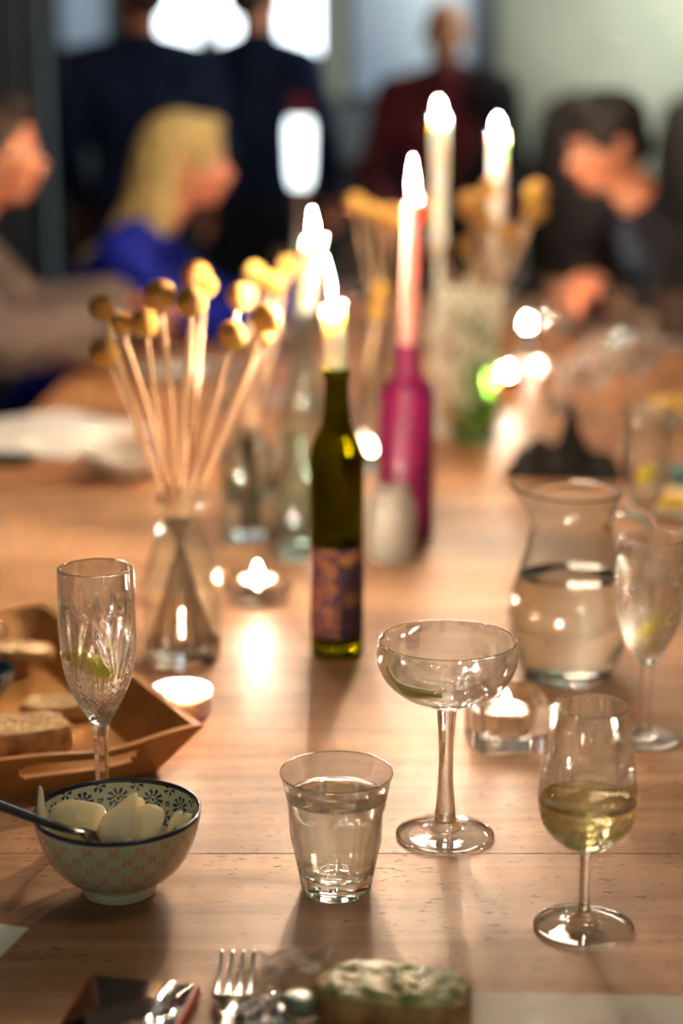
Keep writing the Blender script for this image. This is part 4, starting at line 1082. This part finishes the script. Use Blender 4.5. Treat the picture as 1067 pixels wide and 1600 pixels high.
for j in range(17):
    for k in range(48):
        a = 2 * PI * k / 48; s = .93 * j / 16; q = (abs(math.cos(a)) ** 3 + abs(math.sin(a)) ** 3) ** (-1 / 3)
        x, y = .047 * math.cos(a) * q * s, .028 * math.sin(a) * q * s
        vs_.append((x, y, .0225 + .0045 * (1 - (j / 16) ** 6) + .0035 * noise.noise(V(x * 150, y * 150, 3)) * (1 if j < 16 else .2)))
for j in range(16):
    for k in range(48): fs.append((j * 48 + k, (j + 1) * 48 + k, (j + 1) * 48 + (k + 1) % 48, j * 48 + (k + 1) % 48))
mesh('topping', vs_, fs, 'topping', bt)['label'] = 'chopped green and cream topping'
# ================================================================== PEOPLE
def rcone(p0, p1, r0, r1, seg=12):
    """closed tapered capsule"""
    p0, p1 = Vector(p0), Vector(p1); d = (p1 - p0); Ln = max(d.length, 1e-5)
    prof = [(0, -r0)] + [(r0 * math.cos(a), -r0 * math.sin(a)) for a in [math.radians(q) for q in (60, 30, 0)]]
    prof += [(r1 * math.cos(a), Ln + r1 * math.sin(a)) for a in [math.radians(q) for q in (0, 30, 60)]] + [(0, Ln + r1)]
    q = d.to_track_quat('Z', 'Y').to_matrix().to_4x4()
    return xf(lathe(prof, seg), Matrix.Translation(p0) @ q)
def ell(c, r, m=None, u=18, v=12):
    s = sphere((0, 0, 0), r, u, v); mt = Matrix.Translation(Vector(c))
    if m: mt = mt @ m
    return xf(s, mt)
def fused(name, parts, m, parent, voxel, smooth=6, label=None, rough_=0):
    o = mesh(name, *merge(*parts), m, parent, label=label)
    r = o.modifiers.new('remesh', 'REMESH'); r.mode = 'VOXEL'; r.voxel_size = voxel; r.use_smooth_shade = True
    s = o.modifiers.new('smooth', 'SMOOTH'); s.iterations = smooth; s.factor = .5
    return o
def head_parts(H, F=1.0, jaw=1.0):
    """head in its own frame: origin at the head centre, facing +Y; H maps to the figure"""
    P = []
    P.append(ell((0, -.012, .035), (.074, .092, .082)))       # cranium
    P.append(ell((0, .022, -.030), (.058 * jaw, .066, .076)))       # face
    P.append(ell((0, .048, -.078), (.030 * jaw, .032, .026)))       # chin
    P.append(ell((0, .072, .022), (.046, .016, .012)))        # brow
    P.append(rcone((0, .082, .010), (0, .104, -.024), .007, .012))  # nose
    P.append(ell((-.010, .097, -.028), (.009, .010, .007))); P.append(ell((.010, .097, -.028), (.009, .010, .007)))
    P.append(ell((0, .086, -.050), (.022, .010, .006))); P.append(ell((0, .084, -.059), (.020, .010, .007)))
    for s in (-1, 1):
        P.append(ell((s * .036, .068, -.020), (.022, .018, .018)))   # cheeks
        P.append(ell((s * .077, -.008, -.008), (.009, .019, .031), Matrix.Rotation(s * -.25, 4, 'Z')))  # ears
    return [xf(p, H) for p in P]
def hand_parts(w_, d, up, s=1.0, curl=.5):
    """palm and five fingers from the wrist along d; up is the back of the hand"""
    w_ = Vector(w_); d = Vector(d).normalized(); up = (Vector(up) - d * Vector(up).dot(d)).normalized(); sd = d.cross(up)
    P = []; k = w_ + d * .085
    for i in range(4):
        off = sd * ((i - 1.5) * .019)
        P.append(rcone(w_ + d * .01 + off * .7, k + off, .014, .0115, 8))
        l = (.072, .080, .074, .058)[i]; a = w_ + d * .088 + off
        b = a + (d * math.cos(curl) - up * math.sin(curl)) * l * .5; c = b + (d * math.cos(curl * 2.4) - up * math.sin(curl * 2.4)) * l * .5
        P.append(rcone(a, b, .0090, .0082, 8)); P.append(rcone(b, c, .0082, .0070, 8))
    th0 = w_ + d * .025 - sd * .025; th1 = th0 + (d * .8 - sd * .7).normalized() * .038; th2 = th1 + (d * 1 - sd * .15 - up * .3).normalized() * .030
    P.append(rcone(th0, th1, .013, .0100, 8)); P.append(rcone(th1, th2, .0100, .0080, 8))
    return P
def person(label, loc, rz, J, skin, top, bottom, hair, hair_parts_, head_rot=(0, 0, 0), voxel=.009, s=1.0, sleeve=1.0, curl=.5, top_name='sweater', collar=None, jacket_open=False, extras=None, shoes=True, jaw=1.0, bulk=0.0):
    """J: joints in the figure's frame (faces +Y, origin on the floor under the pelvis)"""
    t = thing('person', label, 'person', loc, rz); t.scale = (s,) * 3
    v = {k: Vector(p) for k, p in J.items()}
    hc = v['head']; H = Matrix.Translation(hc) @ Matrix.Rotation(head_rot[2], 4, 'Z') @ Matrix.Rotation(head_rot[0], 4, 'X') @ Matrix.Rotation(head_rot[1], 4, 'Y')
    P = head_parts(H, jaw=jaw)
    nb = H @ V(0, -.025, -.07)
    P.append(rcone(v['neck'], nb, .056, .052))
    def torso(g=0):
        T = []
        px, ch, nk = v['pelvis'], v['chest'], v['neck']; mid = (px + ch) / 2
        ax = (v['shR'] - v['shL']).normalized()
        for sgn in (-1, 1):
            T.append(rcone(px + ax * sgn * .075, mid + ax * sgn * .055, .100 + g, .092 + g))
            T.append(rcone(mid + ax * sgn * .055, ch + ax * sgn * .075, .092 + g, .105 + g))
            sh = v['shR'] if sgn > 0 else v['shL']
            T.append(rcone(ch + ax * sgn * .075, sh - ax * sgn * .035 - V(0, 0, .02), .095 + g, .062 + g))
            T.append(rcone(nk - V(0, 0, .015), sh, .055 + g, .050 + g))
        T.append(rcone(ch, nk - V(0, 0, .03), .10 + g, .060 + g))
        return T
    def arms(g=0, end=1.0):
        T = []
        for k in 'LR':
            sh, el, wr = v['sh' + k], v['el' + k], v['wr' + k]
            T.append(rcone(sh, el, .052 + g, .040 + g)); T.append(rcone(el, el.lerp(wr, end), .041 + g, .041 + g + (.027 - .041) * end + (g * .5)))
        return T
    def legs(g=0, end=1.0):
        T = []
        for k in 'LR':
            hp, kn, an = v['hip' + k], v['kn' + k], v['an' + k]
            T.append(rcone(hp, kn, .088 + g, .058 + g)); T.append(rcone(kn, kn.lerp(an, end), .058 + g, .040 + g))
        T.append(rcone(v['hipL'], v['hipR'], .095 + g, .095 + g))
        return T
    P += torso() + arms() + legs()
    for k in 'LR':
        wr, el = v['wr' + k], v['el' + k]; d = v.get('hd' + k, (wr - el)); up = v.get('up' + k, V(0, 0, 1))
        P += hand_parts(wr, d, up if k == 'R' else up, curl=curl)
        P.append(rcone(v['an' + k] - V(0, 0, .03), v['an' + k] + V(0, .15, -.055), .035, .028))
    fused('body', P, skin, t, voxel, 4)
    # eyes
    for sgn in (-1, 1):
        e = mesh('eye', *ell(H @ V(sgn * .030, .0695, .004), (.0125,) * 3), 'eye', t); ir = mesh('iris', *ell(H @ V(sgn * .030, .0775, .003), (.0062, .0052, .0062), H.to_3x3().to_4x4()), 'iris', e)
    mesh('mouth', *merge(ell(H @ V(0, .0925, -.0525), (.021, .006, .006), H.to_3x3().to_4x4())), 'lips', t)
    fused('trousers', legs(.012, .96) , bottom, t, voxel * 1.3, 4)
    fused(top_name, torso(.016 + bulk * .5) + arms(.012 + bulk, .93) + ([rcone(v['neck'] - V(0, 0, .02), v['neck'] + V(0, 0, .018), .068, .064)]), top, t, voxel, 5)
    if shoes:
        for k in 'LR': fused('shoe', [rcone(v['an' + k] - V(0, .035, .045), v['an' + k] + V(0, .16, -.050), .045, .038), rcone(v['an' + k] + V(0, -.01, .0), v['an' + k] + V(0, 0, -.04), .048, .046)], 'shoe', t, .012, 3)
    if hair:
        hp = [xf(p, H) for p in hair_parts_]; fused('hair', hp, hair, t, voxel * .8, 3)
    if extras: extras(t, v, H)
    return t
def cap(g=.012, back=0.0, fr=.0):
    return [ell((0, -.022, .040), (.074 + g, .092 + g, .078 + g * .8)), ell((0, -.055 - back, -.010), (.068 + g * .7, .055 + g, .075)), ell((0, .040, .098), (.055, .045, .026 + fr))]
def chair(label, x, y, rz, group=None):
    t = thing('dining_chair', label, 'chair', (x, y, 0), rz, group)
    mesh('seat', *box(-.22, .22, -.21, .22, .425, .46, .01), 'dark_chair', t)
    mesh('backrest', *xf(box(-.20, .20, -.235, -.215, .60, .90, .008), Matrix.Identity(4)), 'dark_chair', t)
    for sx in (-1, 1):
        for sy in (-1, 1): mesh('leg', *box(sx * .20 - .016, sx * .20 + .016, (-.228 if sy < 0 else .18), (-.196 if sy < 0 else .212), 0, .88 if sy < 0 else .43, .004, 1), 'dark_chair', t)
    return t
def seated(lean=.18, **kw):
    """default seated joints, torso leaning forward by lean metres at the shoulders"""
    J = dict(pelvis=(0, 0, .56), chest=(0, lean * .65, .84), neck=(0, lean * 1.0, 1.04), head=(0, lean * 1.35 + .03, 1.205),
             shL=(-.185, lean, .985), shR=(.185, lean, .985), elL=(-.24, lean + .20, .80), elR=(.24, lean + .20, .80), wrL=(-.10, lean + .42, .83), wrR=(.10, lean + .42, .83),
             hipL=(-.09, .02, .54), hipR=(.09, .02, .54), knL=(-.11, .42, .52), knR=(.11, .42, .52), anL=(-.11, .40, .10), anR=(.11, .40, .10))
    J.update(kw); return J
def standing(**kw):
    J = dict(pelvis=(0, 0, .98), chest=(0, .0, 1.26), neck=(0, -.01, 1.475), head=(0, .02, 1.645), shL=(-.195, -.01, 1.42), shR=(.195, -.01, 1.42),
             elL=(-.25, 0, 1.13), elR=(.25, 0, 1.13), wrL=(-.22, .16, .97), wrR=(.22, .16, .97), hipL=(-.09, 0, .93), hipR=(.09, 0, .93),
             knL=(-.11, .01, .51), knR=(.11, .01, .51), anL=(-.12, -.02, .10), anR=(.12, -.02, .10))
    J.update(kw); return J
# --- blonde woman in blue, seated left, facing right across the table
BX, BY = -.74, 4.30
hair_b = cap(.016, .01) + [rcone((0, -.06, .03), (0, -.10, -.14), .080, .075), rcone((0, -.10, -.14), (0, -.20, -.30), .080, .066), rcone((0, -.21, -.28), (0, -.34, -.50), .074, .050),
        rcone((.05, -.03, .03), (.055, -.075, -.16), .040, .040), rcone((-.05, -.03, .03), (-.055, -.075, -.16), .040, .040), rcone((.055, -.075, -.16), (.05, -.15, -.30), .040, .025)]
person('woman with long blonde hair and bright blue top seated in profile, left of candles', (BX, BY, 0), -PI / 2, seated(.22, head=(0, .38, 1.205), neck=(0, .27, 1.035), wrL=(-.14, .66, .86), wrR=(.05, .64, .835), elL=(-.24, .44, .83), elR=(.22, .42, .83)),
       'skin', 'blue', 'jeans', 'blonde', hair_b, (-.05, 0, -.08), .008, s=.97, top_name='blue_top')
chair('dark chair under the blonde woman in blue', BX - .03, BY, -PI / 2)
# --- dark-haired woman at left edge
LX, LY = -1.12, 3.80
hair_l = cap(.008, .0) + [ell((0, -.115, .02), (.035, .035, .035))]
person('woman with tied dark hair and grey sweater seated at the left frame edge', (LX, LY, 0), -PI / 2, seated(.25, head=(0, .375, 1.205), neck=(0, .27, 1.035), elL=(-.26, .38, .83), wrL=(-.20, .60, .86), elR=(.26, .42, .82), wrR=(.12, .62, .845)),
       'skin', 'greysweater', 'jeans', 'brunette', hair_l, (-.02, 0, -.12), .008, jaw=.95, bulk=.014)
chair('dark chair under the woman at the left frame edge', LX - .03, LY, -PI / 2)
# --- man seated right, black jacket, facing left
MX, MY = 1.02, 4.40
hair_m = cap(.011, .0, .004) + [ell((0, .015, .105), (.060, .070, .030))]
def open_shirt(t, v, H):
    a = v['neck'] + V(0, .035, -.045); b = v['chest'] + V(0, .075, -.03)
    fused('shirt', [rcone(a, b, .055, .060), rcone(b, v['pelvis'] + V(0, .05, .08), .060, .060)], 'shirt', t, .009, 4)
person('dark-haired man in black jacket and slate shirt seated right, leaning left', (MX, MY, 0), PI / 2 + .30, seated(.26, head=(0, .40, 1.215), neck=(0, .27, 1.05), chest=(0, .15, .84), elL=(-.25, .36, .80), elR=(.25, .36, .80), wrL=(-.07, .40, .86), wrR=(.06, .42, .84), hdL=(.6, .3, .35), hdR=(-.6, .5, .2)),
       'skin', 'blackwool', 'jeans', 'blackhair', hair_m, (-.28, 0, .10), .007, top_name='jacket', extras=open_shirt, curl=.9, jaw=1.05)
chair('dark chair under the man in the black jacket', MX + .03, MY, PI / 2 + .30)
# --- standing guests
hair_s = cap(.010, .01)
person('standing man in navy jacket seen from behind, left of the windows', (-.67, 6.0, 0), .15, standing(), 'skin', 'navy', 'jeans', 'brunette', hair_s, (0, 0, .3), .011, s=1.02, top_name='jacket')
person('slimmer standing guest in dark navy, right of the navy jacket man', (-.30, 6.35, 0), -.25, standing(shL=(-.175, -.01, 1.41), shR=(.175, -.01, 1.41)), 'skin', 'navy', 'jeans', 'brunette', cap(.012, .02), (0, 0, -.3), .011, s=1.03, top_name='jacket')
def scarf(t, v, H):
    fused('scarf', [rcone(v['neck'] + V(-.03, .06, .0), v['chest'] + V(-.06, .10, -.05), .06, .07), rcone(v['chest'] + V(-.06, .10, -.05), v['pelvis'] + V(-.06, .09, .0), .07, .06)], 'maroon', t, .012, 4)
person('bald standing person in black jacket over maroon, behind the white candles', (.36, 6.2, 0), PI - .1, standing(head=(0, .025, 1.625), elR=(.27, .05, 1.14), wrR=(.20, .20, 1.0)), 'skin_dark', 'maroon', 'jeans', None, [], (-.1, 0, .05), .011, s=.955, top_name='sweater',
       extras=lambda t, v, H: fused('jacket', [rcone(v['shL'], v['elL'], .080, .066), rcone(v['shL'] + V(.05, .0, 0), v['pelvis'] + V(-.08, .0, 0), .100, .13), rcone(v['neck'] + V(-.03, -.01, .01), v['shL'], .06, .075), rcone(v['shR'] + V(-.04, -.03, 0), v['pelvis'] + V(.10, -.05, 0), .07, .09), rcone(v['elL'], v['elL'].lerp(v['wrL'], .85), .060, .045)], 'blackwool', t, .012, 4))
# --- dark high-backed chairs and sideboard behind
def armchair(label, x, y, rz, h=1.33):
    t = thing('armchair', label, 'chair', (x, y, 0), rz)
    mesh('seat', *box(-.30, .30, -.30, .32, .22, .46, .05, 3), 'dark_chair', t)
    n = 24; ol = [(-.30, .30), (-.31, h - .22), (-.25, h - .06), (-.10, h), (.10, h), (.25, h - .06), (.31, h - .22), (.30, .30)]
    sl = slab(ol, -.06, .06, .02); mesh('backrest', *xf(sl, Matrix.Translation(V(0, -.32, 0)) @ Matrix.Rotation(PI / 2, 4, 'X')), 'dark_chair', t)
    for sx in (-1, 1):
        mesh('armrest', *box(sx * .34 - .05, sx * .34 + .05, -.30, .28, .22, .64, .03, 2), 'dark_chair', t)
        for sy in (-1, 1): mesh('leg', *box(sx * .26 - .02, sx * .26 + .02, sy * .24 - .02, sy * .24 + .02, 0, .23, .003, 1), 'dark_chair', t)
    return t
armchair('dark high-backed chair against the back wall, left of the man', 1.00, 7.15, PI, 1.38).scale = (.62, .8, 1)
armchair('dark high-backed chair behind the seated man at right edge', 1.46, 7.05, PI - .1, 1.38).scale = (.62, .8, 1)
sd = thing('sideboard', 'low dark sideboard along the back wall between standing guests', 'sideboard', (.25, 7.75, 0))
mesh('carcass', *box(-1.2, .9, -.22, .22, .08, 1.05, .01, 1), 'dark_chair', sd)
mesh('top', *box(-1.23, .93, -.24, .24, 1.05, 1.09, .006, 1), 'dark_chair', sd)
for k in range(4):
    d_ = mesh('door', *box(-1.17 + k * .51, -.69 + k * .51, -.235, -.215, .12, 1.02, .004, 1), 'blackwool', sd); mesh('knob', *sphere((-.75 + k * .51, -.245, .62), .012, 10, 6), 'alu', d_)
for sx in (-1.12, .82):
    mesh('leg', *box(sx - .03, sx + .03, -.18, -.12, 0, .08), 'dark_chair', sd); mesh('leg', *box(sx - .03, sx + .03, .12, .18, 0, .08), 'dark_chair', sd)
